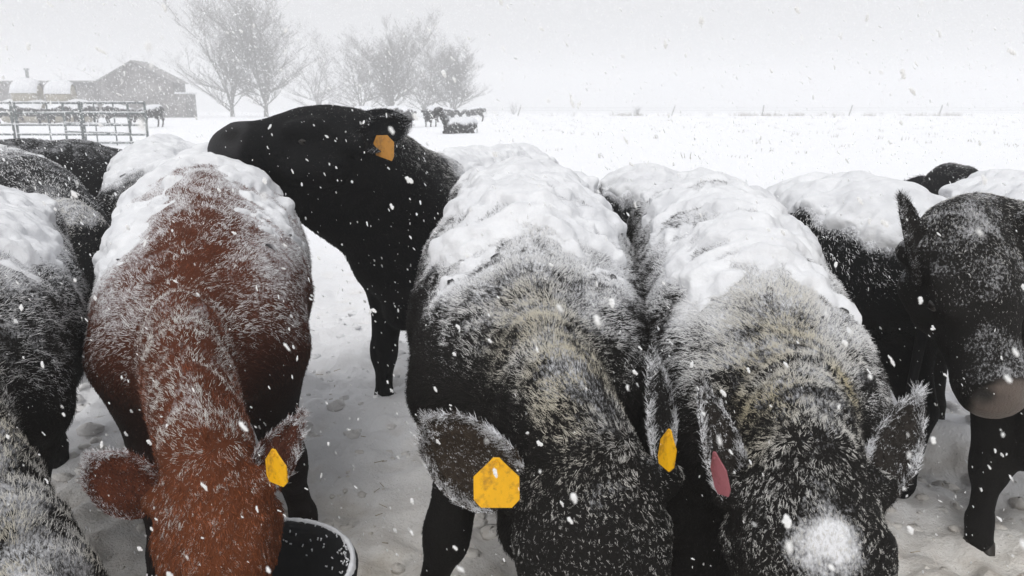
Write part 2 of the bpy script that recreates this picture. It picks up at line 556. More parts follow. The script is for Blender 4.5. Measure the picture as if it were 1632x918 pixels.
# round bales with thick snow caps on a heap of hay
def round_bale(x, y, z, label, r=.80, ln=1.5, cap=1.0, ang=.2):
    n = 22
    V = []
    for j in range(5):
        for k in range(n):
            a = k / n * 6.283
            rr = r * (1 + .03 * math.sin(5 * a + j) + random.uniform(-.02, .02)) * (.93 if j in (0, 4) else 1)
            V.append(((j / 4 - .5) * ln, rr * math.cos(a), rr * math.sin(a)))
    F = [(j*n + k, j*n + (k+1) % n, (j+1)*n + (k+1) % n, (j+1)*n + k) for j in range(4) for k in range(n)]
    me = mesh_np('round_bale', V, [np.array(F), np.array([list(range(n))[::-1], [4*n + k for k in range(n)]])], M_HAY)
    b = obj('round_bale', me, None, label, 'hay bale', 'snow capped bales by the barn')
    b.location = (x, y, z); b.rotation_euler = (0, 0, ang)
    V = []; m = 15
    for j in range(8):
        for k in range(m):
            a = math.pi * (.02 + .96 * k / (m - 1))
            u = (j / 7 - .5)
            e = max(0, 1 - (abs(u) * 2) ** 4)
            t = (.02 + .38 * cap * e * math.sin(a) ** .7) * random.uniform(.9, 1.1)
            V.append((u * ln * 1.08, (r * .98 + t) * math.cos(a), (r * .98 + t) * math.sin(a)))
    F = [(j*m + k, j*m + k + 1, (j+1)*m + k + 1, (j+1)*m + k) for j in range(7) for k in range(m - 1)]
    obj('snow_cap', mesh_np('snow_cap', V, np.array(F)[:, ::-1], M_SNOW), b)
for px, lab in ((24, 'bottom round bale at the left end of the pile'), (60, 'bottom round bale under the left snow cap'), (97, 'bottom round bale under the right snow cap'), (128, 'bottom round bale at the right end of the pile')):
    round_bale(tx(px, 60), 60 + random.uniform(-.2, .2), gz(-36, 60) + .75, lab, cap=.6, ang=random.uniform(-.15, .15))
round_bale(tx(48, 60), 60, gz(-36, 60) + 2.15, 'upper left round bale under a thick rounded snow cap', cap=1.1, ln=1.75)
round_bale(tx(101, 60), 60, gz(-36, 60) + 2.1, 'upper right round bale under a flatter snow cap', cap=.8, ln=1.7)

# wire fence at the far side of the field
fx_ = [tx(p, 130) for p in (560, 700, 825, 950, 1070, 1215, 1353, 1497, 1640, 1790)]
wf = obj('wire_fence', None, label='leaning posts and wire across the far side of the field', cat='fence')
wf.location = (fx_[0], 130, gz(fx_[0], 130))
for i, x in enumerate(fx_):
    if i == 3: continue
    ln = (.5, .3, .55, 0, .6, .2, .5, .4, .2, .3)[i]
    z = gz(x, 130) - wf.location.z
    v, f = tubes([((x - fx_[0], 0, z - .2), (x - fx_[0] + ln, 0, z + 1.75), .10, .085)], 6, True)
    obj('post', mesh_np('post', v, f, M_POST), wf)
for zz in (.5, .9, 1.3):
    sg = [((fx_[i] - fx_[0] + zz * .2, .06, zz), (fx_[i + 1] - fx_[0] + zz * .2, .06, zz), .012, .012) for i in range(len(fx_) - 1)]
    v, f = tubes(sg, 3)
    obj('wire', mesh_np('wire', v, f, M_STEEL), wf)

# dry grass along the fence and in the field
g_ = np.random.default_rng(4)
bl = []
def tuft(x, y, h, n, sp):
    z = gz(x, y)
    for _ in range(n):
        a, b = g_.normal(size=2) * sp
        bl.append(((x + a, y + b, z - .02), (x + a + g_.normal() * h * .35, y + b, z + h * g_.uniform(.5, 1.1)), max(.008, .011 * y / 60), .004))
for px in np.concatenate([g_.uniform(975, 1010, 14), g_.uniform(1160, 1275, 45), g_.uniform(1290, 1400, 12), g_.uniform(1440, 1560, 30), g_.uniform(790, 1600, 30), [1013] * 3]):
    tuft(tx(px, 128), 128 + g_.normal() * 1.5, g_.uniform(.35, .8), 9, .35)
for _ in range(140):
    y = g_.uniform(16, 100); px = g_.uniform(770, 1640)
    tuft(tx(px, y), y, g_.uniform(.06, .16), 5, .12 + .002 * y)
v, f = tubes(bl, 3)
obj('dry_grass', mesh_np('dry_grass', v, f, M_DRY), None, 'dry grass stalks poking through the far snow', None, None, 'stuff')
bl = []
# leafless bushes on the horizon
for px, Y, h, lab in ((1016, 127, 1.9, 'small leafless bush on the fence line'), (818, 190, 3.6, 'pale blurred bush far off beside the rightmost tree')):
    sg = []
    x, z = tx(px, Y), gz(tx(px, Y), Y)
    for k in range(46):
        a = g_.uniform(0, 6.28); s = g_.uniform(.1, .6)
        p = np.array([0, 0, 0.]); d = np.array([s * math.cos(a), s * math.sin(a), 1.0])
        hk = h * g_.uniform(.3, 1.1)
        for q in range(3):
            p2 = p + nrm(d + g_.normal(size=3) * .4) * hk / 3
            sg.append((tuple(p), tuple(p2), .022, .012)); p = p2
    v, f = tubes(sg, 3)
    o_ = obj('leafless_bush', mesh_np('leafless_bush', v, f, M_BARK), None, lab, 'bush'); o_.location = (x, Y, z - .05)

# clods lying on the snow
def clod(x, y, r, label):
    V, F = [], []
    for i in range(6):
        for j in range(9):
            t = math.pi * i / 5; a = j / 9 * 6.283
            q = 1 + random.uniform(-.22, .22)
            V.append((r * q * math.sin(t) * math.cos(a) * 1.4, r * q * math.sin(t) * math.sin(a), r * .75 * math.cos(t)))
    for i in range(5):
        for j in range(9):
            F.append((i*9 + j, i*9 + (j+1) % 9, i*9 + 9 + (j+1) % 9, i*9 + 9 + j))
    o = obj('clod', mesh_np('clod', V, np.array(F), M_CLOD), None, label, 'clod', 'dark clods lying on the snow')
    o.location = (x, y, gz(x, y) + r * .45)
clod(tx(268, 27), 27, .16, 'dark clod on the snow right of the corral panels')
clod(tx(296, 28), 28, .09, 'small dark clod near the raised nose')
clod(tx(252, 26), 26, .06, 'tiny dark clod at the foot of the end post')


# ------------------------------------------------------------------ cattle: one continuous body from blended limbs
BODY, NECK, HEAD, LEG = 0, 1, 2, 3

class Flesh:
    """rounded elliptical limbs blended into one surface"""
    def __init__(s):
        s.p = []
    def seg(s, a, b, r0, r1, up=(0, 0, 1), k=.05, reg=BODY, flow=None):
        a = np.array(a, float); b = np.array(b, float)
        r0 = (r0, r0) if np.isscalar(r0) else r0
        r1 = (r1, r1) if np.isscalar(r1) else r1
        ax = b - a; L = np.linalg.norm(ax); ax = ax / max(L, 1e-6)
        up = np.array(up, float)
        side = np.cross(up, ax)
        if np.linalg.norm(side) < 1e-3:
            side = np.cross((1, 0, 0), ax)
        side /= np.linalg.norm(side); u2 = np.cross(ax, side)
        if flow is None:
            flow = -ax
        flow = np.array(flow, float); flow /= max(np.linalg.norm(flow), 1e-6)
        s.p.append(dict(a=a, ax=ax, L=L, side=side, up=u2, r0=r0, r1=r1, k=k, reg=reg, flow=flow))
    def chain(s, pts, rad, up=(0, 0, 1), k=.05, reg=BODY, flow=None):
        for i in range(len(pts) - 1):
            u = up[i] if isinstance(up, list) else up
            s.seg(pts[i], pts[i + 1], rad[i], rad[i + 1], u, k, reg, flow)
    @staticmethod
    def d(q, P):
        v = P - q['a']
        t = np.clip(v @ q['ax'] / max(q['L'], 1e-6), 0, 1)
        r = v - (t * q['L'])[..., None] * q['ax']
        w = q['r0'][0] + (q['r1'][0] - q['r0'][0]) * t
        h = q['r0'][1] + (q['r1'][1] - q['r0'][1]) * t
        m = np.minimum(w, h)
        g = np.sqrt((r @ q['side'] / w) ** 2 + (r @ q['up'] / h) ** 2 + (r @ q['ax'] / m) ** 2)
        return (g - 1) * m
    def surface(s, vox):
        lo = np.full(3, 1e9); hi = -lo
        bb = []
        for q in s.p:
            b = q['a'] + q['ax'] * q['L']
            rr = max(*q['r0'], *q['r1'])
            mn = min(*q['r0'], *q['r1'])
            pad = rr + max(.05, q['k']) * min(2.2, rr / mn) + vox
            l = np.minimum(q['a'], b) - pad; h = np.maximum(q['a'], b) + pad
            bb.append((l, h)); lo = np.minimum(lo, l); hi = np.maximum(hi, h)
        n = np.ceil((hi - lo) / vox).astype(int) + 2
        F = np.full(n, 9.0, np.float32)
        for q, (l, h) in zip(s.p, bb):
            i0 = np.maximum(((l - lo) / vox).astype(int), 0); i1 = np.minimum(((h - lo) / vox).astype(int) + 2, n)
            g = [lo[k] + np.arange(i0[k], i1[k]) * vox for k in range(3)]
            PP = np.stack(np.meshgrid(*g, indexing='ij'), -1)
            dd = s.d(q, PP).astype(np.float32)
            sl = tuple(slice(i0[k], i1[k]) for k in range(3))
            A = F[sl]; kk = q['k']
            hh = np.maximum(kk - np.abs(A - dd), 0) / kk
            F[sl] = np.minimum(A, dd) - hh * hh * kk * .25
        return surface_nets(F, lo, vox)
    def info(s, P):
        D = np.stack([s.d(q, P) for q in s.p], 1)
        reg = np.array([q['reg'] for q in s.p])[D.argmin(1)]
        w = np.exp(-np.clip(D - D.min(1, keepdims=True), 0, 1) / .035)
        fl = nrm((w[:, :, None] * np.array([q['flow'] for q in s.p])[None]).sum(1))
        ws = w / w.sum(1, keepdims=True)
        soft = np.stack([ws[:, np.array([q['reg'] for q in s.p]) == r].sum(1) for r in range(4)], 1)
        return reg, fl, soft

def surface_nets(F, lo, vox):
    S = F < 0
    c = np.zeros(np.array(F.shape) - 1, np.int8)
    offs = [(i, j, k) for i in (0, 1) for j in (0, 1) for k in (0, 1)]
    n = np.array(F.shape) - 1
    for i, j, k in offs:
        c += S[i:i + n[0], j:j + n[1], k:k + n[2]]
    act = np.argwhere((c > 0) & (c < 8))
    val = {o: F[act[:, 0] + o[0], act[:, 1] + o[1], act[:, 2] + o[2]].astype(float) for o in offs}
    acc = np.zeros((len(act), 3)); cnt = np.zeros(len(act))
    for o in offs:
        for ax in range(3):
            if o[ax] == 0:
                o2 = list(o); o2[ax] = 1; o2 = tuple(o2)
                a, b = val[o], val[o2]
                m = (a < 0) != (b < 0)
                t = np.where(m, a / np.where(m, a - b, 1), 0)
                pos = np.tile(np.array(o, float), (len(act), 1)); pos[:, ax] += t
                acc += pos * m[:, None]; cnt += m
    V = lo + (act + acc / cnt[:, None]) * vox
    idx = np.full(n, -1, np.int64); idx[act[:, 0], act[:, 1], act[:, 2]] = np.arange(len(act))
    Q = []
    for ax in range(3):
        sl0 = [slice(None)] * 3; sl1 = [slice(None)] * 3
        sl0[ax] = slice(0, -1); sl1[ax] = slice(1, None)
        a, b = S[tuple(sl0)], S[tuple(sl1)]
        e = np.argwhere(a != b)
        u, v = (ax + 1) % 3, (ax + 2) % 3
        ok = (e[:, u] > 0) & (e[:, v] > 0) & (e[:, u] < n[u]) & (e[:, v] < n[v])
        e = e[ok]
        flip = ~a[e[:, 0], e[:, 1], e[:, 2]]
        def cell(du, dv):
            q = e.copy(); q[:, u] += du; q[:, v] += dv
            return idx[q[:, 0], q[:, 1], q[:, 2]]
        q = np.stack([cell(-1, -1), cell(0, -1), cell(0, 0), cell(-1, 0)], 1)
        q[flip] = q[flip][:, ::-1]
        Q.append(q)
    return V, np.concatenate(Q)

def vert_normals(V, Q):
    n = np.cross(V[Q[:, 2]] - V[Q[:, 0]], V[Q[:, 3]] - V[Q[:, 1]])
    N = np.zeros_like(V)
    for k in range(4):
        for c in range(3):
            N[:, c] += np.bincount(Q[:, k], n[:, c], len(V))
    return nrm(N)

def grow_hair(name, parent, V, Q, N, flow, frost, col, length, count, rad, seed, eye=None, dens=None, dust=None, clump=.015, lift=.11, mess=.30):
    """a coat of short tapering strands rooted on the surface V,Q"""
    g = np.random.default_rng(seed)
    T = np.concatenate([Q[:, [0, 1, 2]], Q[:, [0, 2, 3]]])
    a, b, c = V[T[:, 0]], V[T[:, 1]], V[T[:, 2]]
    ar = np.linalg.norm(np.cross(b - a, c - a), axis=1)
    tn = N[T].mean(1)
    if eye is not None:                      # sparser on the far side of the animal
        vd = nrm(eye - a)
        ar = ar * np.where((tn * vd).sum(1) < -.25, .15, 1)
    if dens is not None:
        ar = ar * dens[T].mean(1)
    cs = np.cumsum(ar); 
    ti = np.minimum(np.searchsorted(cs, g.random(count) * cs[-1]), len(T) - 1)
    r1, r2 = g.random(count), g.random(count)
    s1 = np.sqrt(r1); B = np.stack([1 - s1, s1 * (1 - r2), s1 * r2], 1)
    def lerp(A):
        return (A[T[ti]] * (B[:, :, None] if A.ndim == 2 else B)).sum(1)
    p = lerp(V); n = nrm(lerp(N)); fl = lerp(flow); fr = lerp(frost); co = lerp(col); L = lerp(length)
    sw = np.stack([fbm(p * 7, seed + 1, 2), fbm(p * 7, seed + 2, 2), fbm(p * 7, seed + 3, 2)], 1)
    fl = fl + sw * .55
    fl = nrm(fl - (fl * n).sum(1, keepdims=True) * n)
    L = L * (.45 + .9 * g.random(count) ** 1.5) * (1 + .35 * fbm(p * 12, seed + 5, 2))
    jit = nrm(g.normal(size=(count, 3)))
    # wet locks: strands lean towards the middle of their lock
    rot, _ = np.linalg.qr(g.normal(size=(3, 3)))
    wob = (p + .010 * np.stack([vnoise(p * 38, seed + 8), vnoise(p * 38, seed + 9), vnoise(p * 38, seed + 10)], 1)) @ rot
    cl = clump * (1 + .5 * vnoise(np.floor(wob / (clump * 4)) * 1.37, seed + 11))[:, None]
    cell = np.floor(wob / cl)
    cj = np.stack([_h(cell[:, 0].astype(np.int64), cell[:, 1].astype(np.int64), cell[:, 2].astype(np.int64), seed + q) for q in (41, 42, 43)], 1)
    tow = ((cell + .2 + .6 * cj) * cl - wob) @ rot.T
    tow = tow - (tow * n).sum(1, keepdims=True) * n
    out = np.zeros((count, 4, 3), np.float32)
    out[:, 0] = p - n * .003
    cur = out[:, 0].astype(float)
    for k in range(1, 4):
        t = k / 3
        d = nrm(n * (lift + .45 * (1 - t) ** 2) + fl * (.35 + .65 * t) + jit * mess * (.4 + .6 * t))
        cur = cur + d * (L / 3)[:, None]
        out[:, k] = cur + tow * .80 * t * t
    cur_d = bpy.data.hair_curves.new(name)
    cur_d.add_curves([4] * count)
    cur_d.attributes['position'].data.foreach_set('vector', out.reshape(-1))
    rr = (rad * (.75 + .5 * g.random(count)))[:, None] * np.array([1, .95, .75, .22])[None]
    a_ = cur_d.attributes.new('radius', 'FLOAT', 'POINT'); a_.data.foreach_set('value', rr.astype(np.float32).ravel())
    # frosting in small patches
    pn = fbm(p * np.array([13, 16, 16]) + sw * .8, seed + 20, 3)
    m_ = np.minimum(1, fr * 2.5)
    lk = _h(cell[:, 0].astype(np.int64), cell[:, 1].astype(np.int64), cell[:, 2].astype(np.int64), seed + 7) - .5
    pn4 = fbm(p * np.array([44, 52, 52]) + sw * 1.5, seed + 24, 2)
    f = np.clip(fr + (pn * .30 + pn4 * .42 + lk * .55 + (g.random(count) - .5) * .20) * m_, 0, 1)
    a_ = cur_d.attributes.new('frost', 'FLOAT', 'CURVE'); a_.data.foreach_set('value', f.astype(np.float32))
    co = co * (.40 + 1.2 * g.random(count) ** 1.3)[:, None] * (1 + .35 * fbm(p * 9, seed + 30, 2) + .55 * lk)[:, None]
    for nm, C in (('col', co), ('dust', lerp(dust) if dust is not None else np.tile(np.array([.78, .79, .82]), (count, 1)))):
        a_ = cur_d.attributes.new(nm, 'FLOAT_COLOR', 'CURVE')
        a_.data.foreach_set('color', np.concatenate([C, np.ones((count, 1))], 1).astype(np.float32).ravel())
    cur_d.materials.append(M_HAIR)
    o = bpy.data.objects.new(name, cur_d)
    sc.collection.objects.link(o)
    o.parent = parent
    return o

# ---- a cloven hoof, shared
def hoof_mesh():
    V, F = [], []
    for s in (-1, 1):
        o = len(V)
        prof = [(0, .028, .042, .0), (.03, .026, .036, -.004), (.055, .023, .026, -.014), (.065, .012, .012, -.02)]
        for z, w, l, dx in prof:
            for k in range(8):
                a = k / 8 * 2 * math.pi
                V.append((dx + l * math.cos(a) * (1.15 if math.cos(a) > 0 else .85), s * .027 + w * math.sin(a), z))
        for r in range(3):
            for k in range(8):
                F.append((o + r*8 + k, o + r*8 + (k+1) % 8, o + r*8 + 8 + (k+1) % 8, o + r*8 + 8 + k))
    return mesh_np('hoof', V, np.array(F), M_HOOF)
HOOF = hoof_mesh()

def eye_mesh():
    V, F = [], []
    for i in range(7):
        for j in range(10):
            t = math.pi * i / 6; a = 2 * math.pi * j / 10
            V.append((math.sin(t) * math.cos(a), math.sin(t) * math.sin(a), math.cos(t)))
    for i in range(6):
        for j in range(10):
            F.append((i*10 + j, i*10 + (j+1) % 10, i*10 + 10 + (j+1) % 10, i*10 + 10 + j))
    return mesh_np('eye', V, np.array(F), M_EYE)
EYE_M = eye_mesh()

def ear_surface(base, tip, face, width, cup=.35, point=0.0):
    """a cupped leaf: verts, quads, normals, flow (root to tip)"""
    base = np.array(base, float); tip = np.array(tip, float)
    ax = tip - base; L = np.linalg.norm(ax); ax /= L
    f = np.array(face, float); f = f - (f @ ax) * ax; f /= np.linalg.norm(f)
    s = np.cross(ax, f)
    nu, nv = 15, 11
    V = np.zeros((2, nu, nv, 3))
    for i in range(nu):
        u = i / (nu - 1)
        w = width * (.42 + .58 * math.sin(math.pi * min(1, (u * .93 + .04)) ** .85)) * (1 - .96 * max(0, (u - .80) / .2) ** 2.2)
        w *= 1 - point * u ** 1.3
        for j in range(nv):
            v = j / (nv - 1) * 2 - 1
            ang = v * (1.25 - .55 * u)
            c = cup * (1 - .45 * u)
            x = w * math.sin(ang) / math.sin(1.25 - .55 * u)
            z = w * c * (1 - math.cos(ang)) * 2.0
            P = base + ax * (u * L) + s * x + f * (z - .02 * u * u)
            V[0, i, j] = P + f * (.004 * math.sin(9 * u + 5 * v) * (1 - v * v))
            V[1, i, j] = P - f * (.013 * (1 - .5 * u) * (1 - v * v) + .002)
    VV = V.reshape(-1, 3); F = []
    n = nu * nv
    for i in range(nu - 1):
        for j in range(nv - 1):
            a = i * nv + j
            F.append((a, a + nv, a + nv + 1, a + 1))
            F.append((n + a, n + a + 1, n + a + nv + 1, n + a + nv))
    for i in range(nu - 1):
        for j, rev in ((0, 0), (nv - 1, 1)):
            q = (i * nv + j, n + i * nv + j, n + (i + 1) * nv + j, (i + 1) * nv + j)
            F.append(q[::-1] if rev else q)
    for j in range(nv - 1):
        a = (nu - 1) * nv + j
        F.append((a, n + a, n + a + 1, a + 1))
    F = np.array(F)
    return VV, F, vert_normals(VV, F), np.tile(ax, (len(VV), 1))

def tag_mesh(mat, w, h, kind):
    if kind == 'house':
        out = [(-.07, 1.03), (.07, 1.03), (.17, .93), (.5, .62), (.51, .16), (.34, 0), (-.34, 0), (-.5, .15), (-.5, .62), (-.17, .93)]
    else:
        out = [(-.30, 1), (.22, .98), (.5, .70), (.42, .16), (.30, 0), (-.44, .26), (-.5, .72)]
    n = len(out); t = .0016
    V = [(x * w, -t, (y - 1) * h) for x, y in out] + [(x * w, t, (y - 1) * h) for x, y in out]
    V = [(x, y + .10 * w * ((x / w) ** 2) * 2, z) for x, y, z in V]
    F4 = [(i, (i + 1) % n, (i + 1) % n + n, i + n) for i in range(n)]
    cx = [(0, -t, -.45 * h), (0, t, -.45 * h)]
    V += cx
    F3 = [((i + 1) % n, i, 2 * n) for i in range(n)] + [(i + n, (i + 1) % n + n, 2 * n + 1) for i in range(n)]
    k0 = len(V); m = 10                          # moulded stud through the neck of the plate
    for dy, r in ((-t - .0035, .05), (-t - .0035, .075), (-t, .085)):
        V += [(r * w * math.cos(a / m * 6.2832), dy, -.10 * h + r * w * math.sin(a / m * 6.2832)) for a in range(m)]
    F4 += [(k0 + r*m + i, k0 + r*m + (i+1) % m, k0 + r*m + m + (i+1) % m, k0 + r*m + m + i) for r in range(2) for i in range(m)]
    V += [(0, -t - .0025, -.10 * h)]
    F3 += [(k0 + 3*m, k0 + (i+1) % m, k0 + i) for i in range(m)]
    me = mesh_np('ear_tag', V, [np.array(F4), np.array(F3)], mat, smooth=False)
    return me

def build_cow(c):
    """c: dict describing one animal. Returns its body object."""
    t0 = time.time()
    S = c.get('scale', 1.0)
    hd = np.array([*c['head_to'], 0.0]); hd /= np.linalg.norm(hd)
    M = Matrix(((hd[0], -hd[1], 0), (hd[1], hd[0], 0), (0, 0, 1)))
    loc = np.array([*c['at'], float(ground_z(np.array(c['at'][0]), np.array(c['at'][1]))) - c.get('sink', .02)])
    Mi = np.array(M).T
    def L(w):                                   # world point -> this animal's own space
        return Mi @ (np.array(w, float) - loc) / S
    def D(v):
        return Mi @ np.array(v, float)
    fat = c.get('fat', 1.0)
    B = Flesh()
    st = [(-.80, 1.00, .15, .17), (-.64, 1.00, .25, .255), (-.38, .945, .30, .315), (-.05, .90, .335, .36), (.22, .895, .325, .365), (.44, .90, .275, .345), (.60, .88, .21, .29), (.72, .83, .13, .19)]
    dr = c.get('drop', 1.0)
    ln_ = c.get('len', 1.0)
    st = [(x * (ln_ if x < 0 else 1), z - dr * .105 * float(sstep(-.25, .62, x)), w * (1 + .16 * float(sstep(.3, .7, x))), h - dr * .085 * float(sstep(-.25, .62, x))) for x, z, w, h in st]
    pts = [(x, 0, z) for x, z, w, h in st]; hp_ = c.get('hips', 1.0)
    rad = [(w * (fat if x > 0 else fat * (hp_ + (1 - hp_) * float(sstep(-.7, 0, x)))), h) for x, z, w, h in st]
    B.chain(pts, rad, k=.05, flow=(-1, 0, -.15))
    for s in (-1, 1):
        B.seg((.47, s * .17 * fat, 1.05 - .15 * dr), (.56, s * .20 * fat, .74), (.085, .12), (.10, .13), up=(1, 0, 0), k=.09, flow=(-.5, 0, -1))       # shoulder
        B.seg((-.52 * ln_, s * .20 * fat, 1.13), (-.58 * ln_, s * .20, 1.08), .075, .07, k=.10, flow=(-1, 0, -.4))                                     # hook
        B.seg((-.62 * ln_, s * .16, .92), (-.46 * ln_, s * .19, .68), (.14, .19), (.10, .15), up=(1, 0, 0), k=.09, reg=BODY, flow=(-.2, 0, -1))        # thigh
    B.seg((.10, 0, 1.165 - .035 * dr), (.50, 0, 1.175 - .155 * dr), (.06, .055), (.07, .065), k=.10, flow=(-1, 0, 0))                                                # withers
    B.seg((-.62 * ln_, 0, 1.17), (.10, 0, 1.165 - .035 * dr), (.06, .055), (.06, .055), k=.10, flow=(-1, 0, 0))                                               # spine
    # legs
    lg = c.get('legs', {})
    hooves = []
    if c.get('lying'):
        for s in (-1, 1):
            B.chain([(.50, s*.17, .72), (.74, s*.21, .60), (.52, s*.27, .56)], [.10, .065, .05], k=.05, reg=LEG)
            B.chain([(-.40, s*.24, .70), (-.18, s*.32, .60), (-.50, s*.36, .56)], [.15, .08, .05], k=.05, reg=LEG)
    for nm, s in () if c.get('lying') else (('fl', 1), ('fr', -1)):
        dx, dy, kx = lg.get(nm, (0, 0, 0))
        el = (.50, s * .17, .62); kn = (.54 + dx * .55 + kx, s * .155 + dy * .55, .335); fe = (.53 + dx, s * .15 + dy, .115); ho = (.565 + dx, s * .15 + dy, .055)
        B.chain([(.52, s * .17, .76), el, kn], [(.10, .135), (.085, .105), (.056, .062)], up=(1, 0, 0), k=.06, reg=LEG, flow=(0, 0, -1))
        B.seg((kn[0] + .006, kn[1], kn[2] + .02), (kn[0] + .008, kn[1], kn[2] - .03), .055, .052, k=.04, reg=LEG, flow=(0, 0, -1))
        B.chain([kn, fe], [(.046, .05), (.038, .044)], up=(1, 0, 0), k=.04, reg=LEG, flow=(0, 0, -1))
        B.chain([fe, ho], [.044, .046], k=.03, reg=LEG, flow=(0, 0, -1))
        hooves.append((ho[0] + .015, ho[1], 0))
    for nm, s in () if c.get('lying') else (('bl', 1), ('br', -1)):
        dx, dy, kx = lg.get(nm, (0, 0, 0))
        sx = -.6 * (ln_ - 1); sf = (-.44 + sx, s * .19, .64); hk = (-.70 + sx + dx * .6 + kx, s * .165 + dy * .6, .44); fe = (-.645 + sx + dx, s * .16 + dy, .125); ho = (-.61 + sx + dx, s * .16 + dy, .055)
        B.chain([sf, hk], [(.10, .13), (.05, .07)], up=(1, 0, 0), k=.06, reg=LEG, flow=(0, 0, -1))
        B.chain([hk, fe], [(.043, .058), (.038, .046)], up=(1, 0, 0), k=.04, reg=LEG, flow=(0, 0, -1))
        B.chain([fe, ho], [.044, .046], k=.03, reg=LEG, flow=(0, 0, -1))
        hooves.append((ho[0] + .015, ho[1], 0))
    # neck
    poll, muz = L(c['poll']), L(c['muz'])
    hs_ = c.get('hsize', 1.0)
    hf = muz - poll; HL = np.linalg.norm(hf); hf = hf / HL
    hu = D(c['brow']); hu = hu - (hu @ hf) * hf; hu /= np.linalg.norm(hu)
    hsd = np.cross(hu, hf)                      # the animal's left
    poll = poll - hu * .085 * hs_; muz = muz - hu * .070 * hs_
    hf = nrm(muz - poll)
    hu = nrm(hu - (hu @ hf) * hf); hsd = np.cross(hu, hf)
    def H(x, y, z):                             # head space: x to the muzzle, y left, z out of the forehead
        return poll + (hf * x + hsd * y + hu * z) * hs_
    N0 = np.array([.42, 0, .92 - .17 * dr]); N3 = H(.03, 0, -.055)
    bend = c.get('bend', (.42, 0, .10))
    N1 = N0 + np.array(bend); N2 = N3 + (-hf * .10 + D(c['nape']) * .18 if 'nape' in c else -hf * .16)
    ts = np.linspace(0, 1, 7)
    npnt = [(1-t)**3 * N0 + 3*(1-t)**2*t * N1 + 3*(1-t)*t*t * N2 + t**3 * N3 for t in ts]
    nw = np.interp(ts, [0, .35, .7, 1], [.145, .122, .105, .103]) * c.get('neckw', 1.0)
    nh = np.interp(ts, [0, .35, .7, 1], [.29, .205, .150, .125]) * c.get('neckh', 1.0)
    ups = []
    for i in range(6):
        a = nrm(npnt[i + 1] - npnt[i]); t = ts[i]
        u = np.array([0, 0, 1.0]) * (1 - t) + hu * t * .8 + np.array([.35, 0, 0]) * (a[2] < -.3)
        ups.append(u)
    B.chain(npnt, list(zip(nw, nh)), up=ups, k=.055, reg=NECK)
    B.chain([npnt[1] - np.array([0, 0, .20]), npnt[0] - np.array([-.20, 0, .36])], [.07, .09], k=.10, reg=NECK, flow=(0, 0, -1))   # dewlap
    if c.get('throat'):
        B.seg(H(.17, 0, -.17), npnt[1] + np.array([.10, 0, -.18]), (.07, .10), (.09, .15), up=hf, k=.10, reg=NECK, flow=(0, 0, -1))
    # head
    hk = dict(k=.035, reg=HEAD)
    q = HL / hs_ / .50
    hw = c.get('headw', 1.0)
    q = HL / hs_ / .50
    hst = [(-.01, -.03, .095, .085), (.10, -.045, .115, .105), (.19, -.055, .108, .105), (.30, -.065, .080, .088), (.40, -.065, .072, .072), (.455, -.066, .082, .070), (.492, -.072, .074, .056)]
    hp = [H(x * q, 0, z) for x, z, w, h in hst]; hr = [(w * hs_ * hw, h * hs_) for x, z, w, h in hst]
    for i in range(len(hp) - 1):
        B.seg(hp[i], hp[i + 1], hr[i], hr[i + 1], up=hu, flow=hf * (1 if c.get('face_down', 1) else -1), **hk)
    B.seg(H(-.015, 0, .0), H(.03, 0, .012), (.055 * hs_, .05 * hs_), (.05 * hs_, .04 * hs_), up=hu, flow=hf + hu * .5, **hk)    # poll tuft
    B.seg(H(.09, 0, -.13), H(.36 * q, 0, -.115), (.075 * hs_, .065 * hs_), (.05 * hs_, .04 * hs_), up=hu, flow=hf, **hk)        # jaw
    for s in (-1, 1):
        B.seg(H(.10, s * .085 * hw, -.11), H(.17, s * .075 * hw, -.11), .052 * hs_, .045 * hs_, up=hu, flow=hf, **hk)          # cheek
        B.seg(H(.125, s * .092 * hw, .002), H(.19, s * .085 * hw, -.006), .028 * hs_, .024 * hs_, up=hu, k=.03, reg=HEAD, flow=hf)   # brow
        B.seg(H(.03, s * .09 * hw, -.035), H(.025, s * .125 * hw, -.04), .042 * hs_, .034 * hs_, up=hu, k=.03, reg=HEAD, flow=hsd * s)   # ear root
        B.seg(H(.475 * q, s * .045, -.045), H(.495 * q, s * .042, -.055), .026 * hs_, .024 * hs_, up=hu, k=.02, reg=HEAD, flow=hf)   # nostril wing
    vox = c.get('vox', .0145)
    V, Q = B.surface(vox)
    # nostril hollows, ribs and folds
    for s in (-1, 1):
        nc = H(.497 * q, s * .050, -.030)
        dv = V - nc; dd = np.linalg.norm(dv, axis=1)
        V = V - hf * (np.exp(-(dd / (.020 * hs_)) ** 2) * .026)[:, None]
    N = vert_normals(V, Q)
    reg, flow, soft = B.info(V)
    sd_ = c['seed']
    V = V + N * (.012 * fbm(V * 5 + sd_, sd_, 3) * (soft[:, 0] + soft[:, 1] * .7))[:, None]
    nt_ = ((V - poll) @ nrm(N0 - poll))
    V = V + N * (c.get('folds', .004) * .6 * np.sin(nt_ * 95 + 7 * fbm(V * 5, sd_ + 4, 2)) * soft[:, 1] * sstep(.1, .7, N[:, 2] + .3))[:, None]
    N_s = N
    N = vert_normals(V, Q)
    flow = flow + np.array([0, 0, -.30]) * soft[:, [0]] + np.array([-.1, 0, -.25]) * soft[:, [1]]
    # where snow has settled
    up_ = N_s[:, 2]
    big = fbm(V * 3.2 + sd_ * 1.7, sd_ + 40, 3)
    fine = fbm(V * 11, sd_ + 41, 3)
    xr = V[:, 0]
    sb, sn, shd = c.get('snow', (1.0, .6, .45))
    gate = sstep(c.get('bare_to', .75), c.get('bare_from', .35), xr)     # thins out over the shoulders
    streak = fbm(V * np.array([24, 8, 8]) + fine[:, None] * .9, sd_ + 46, 3)
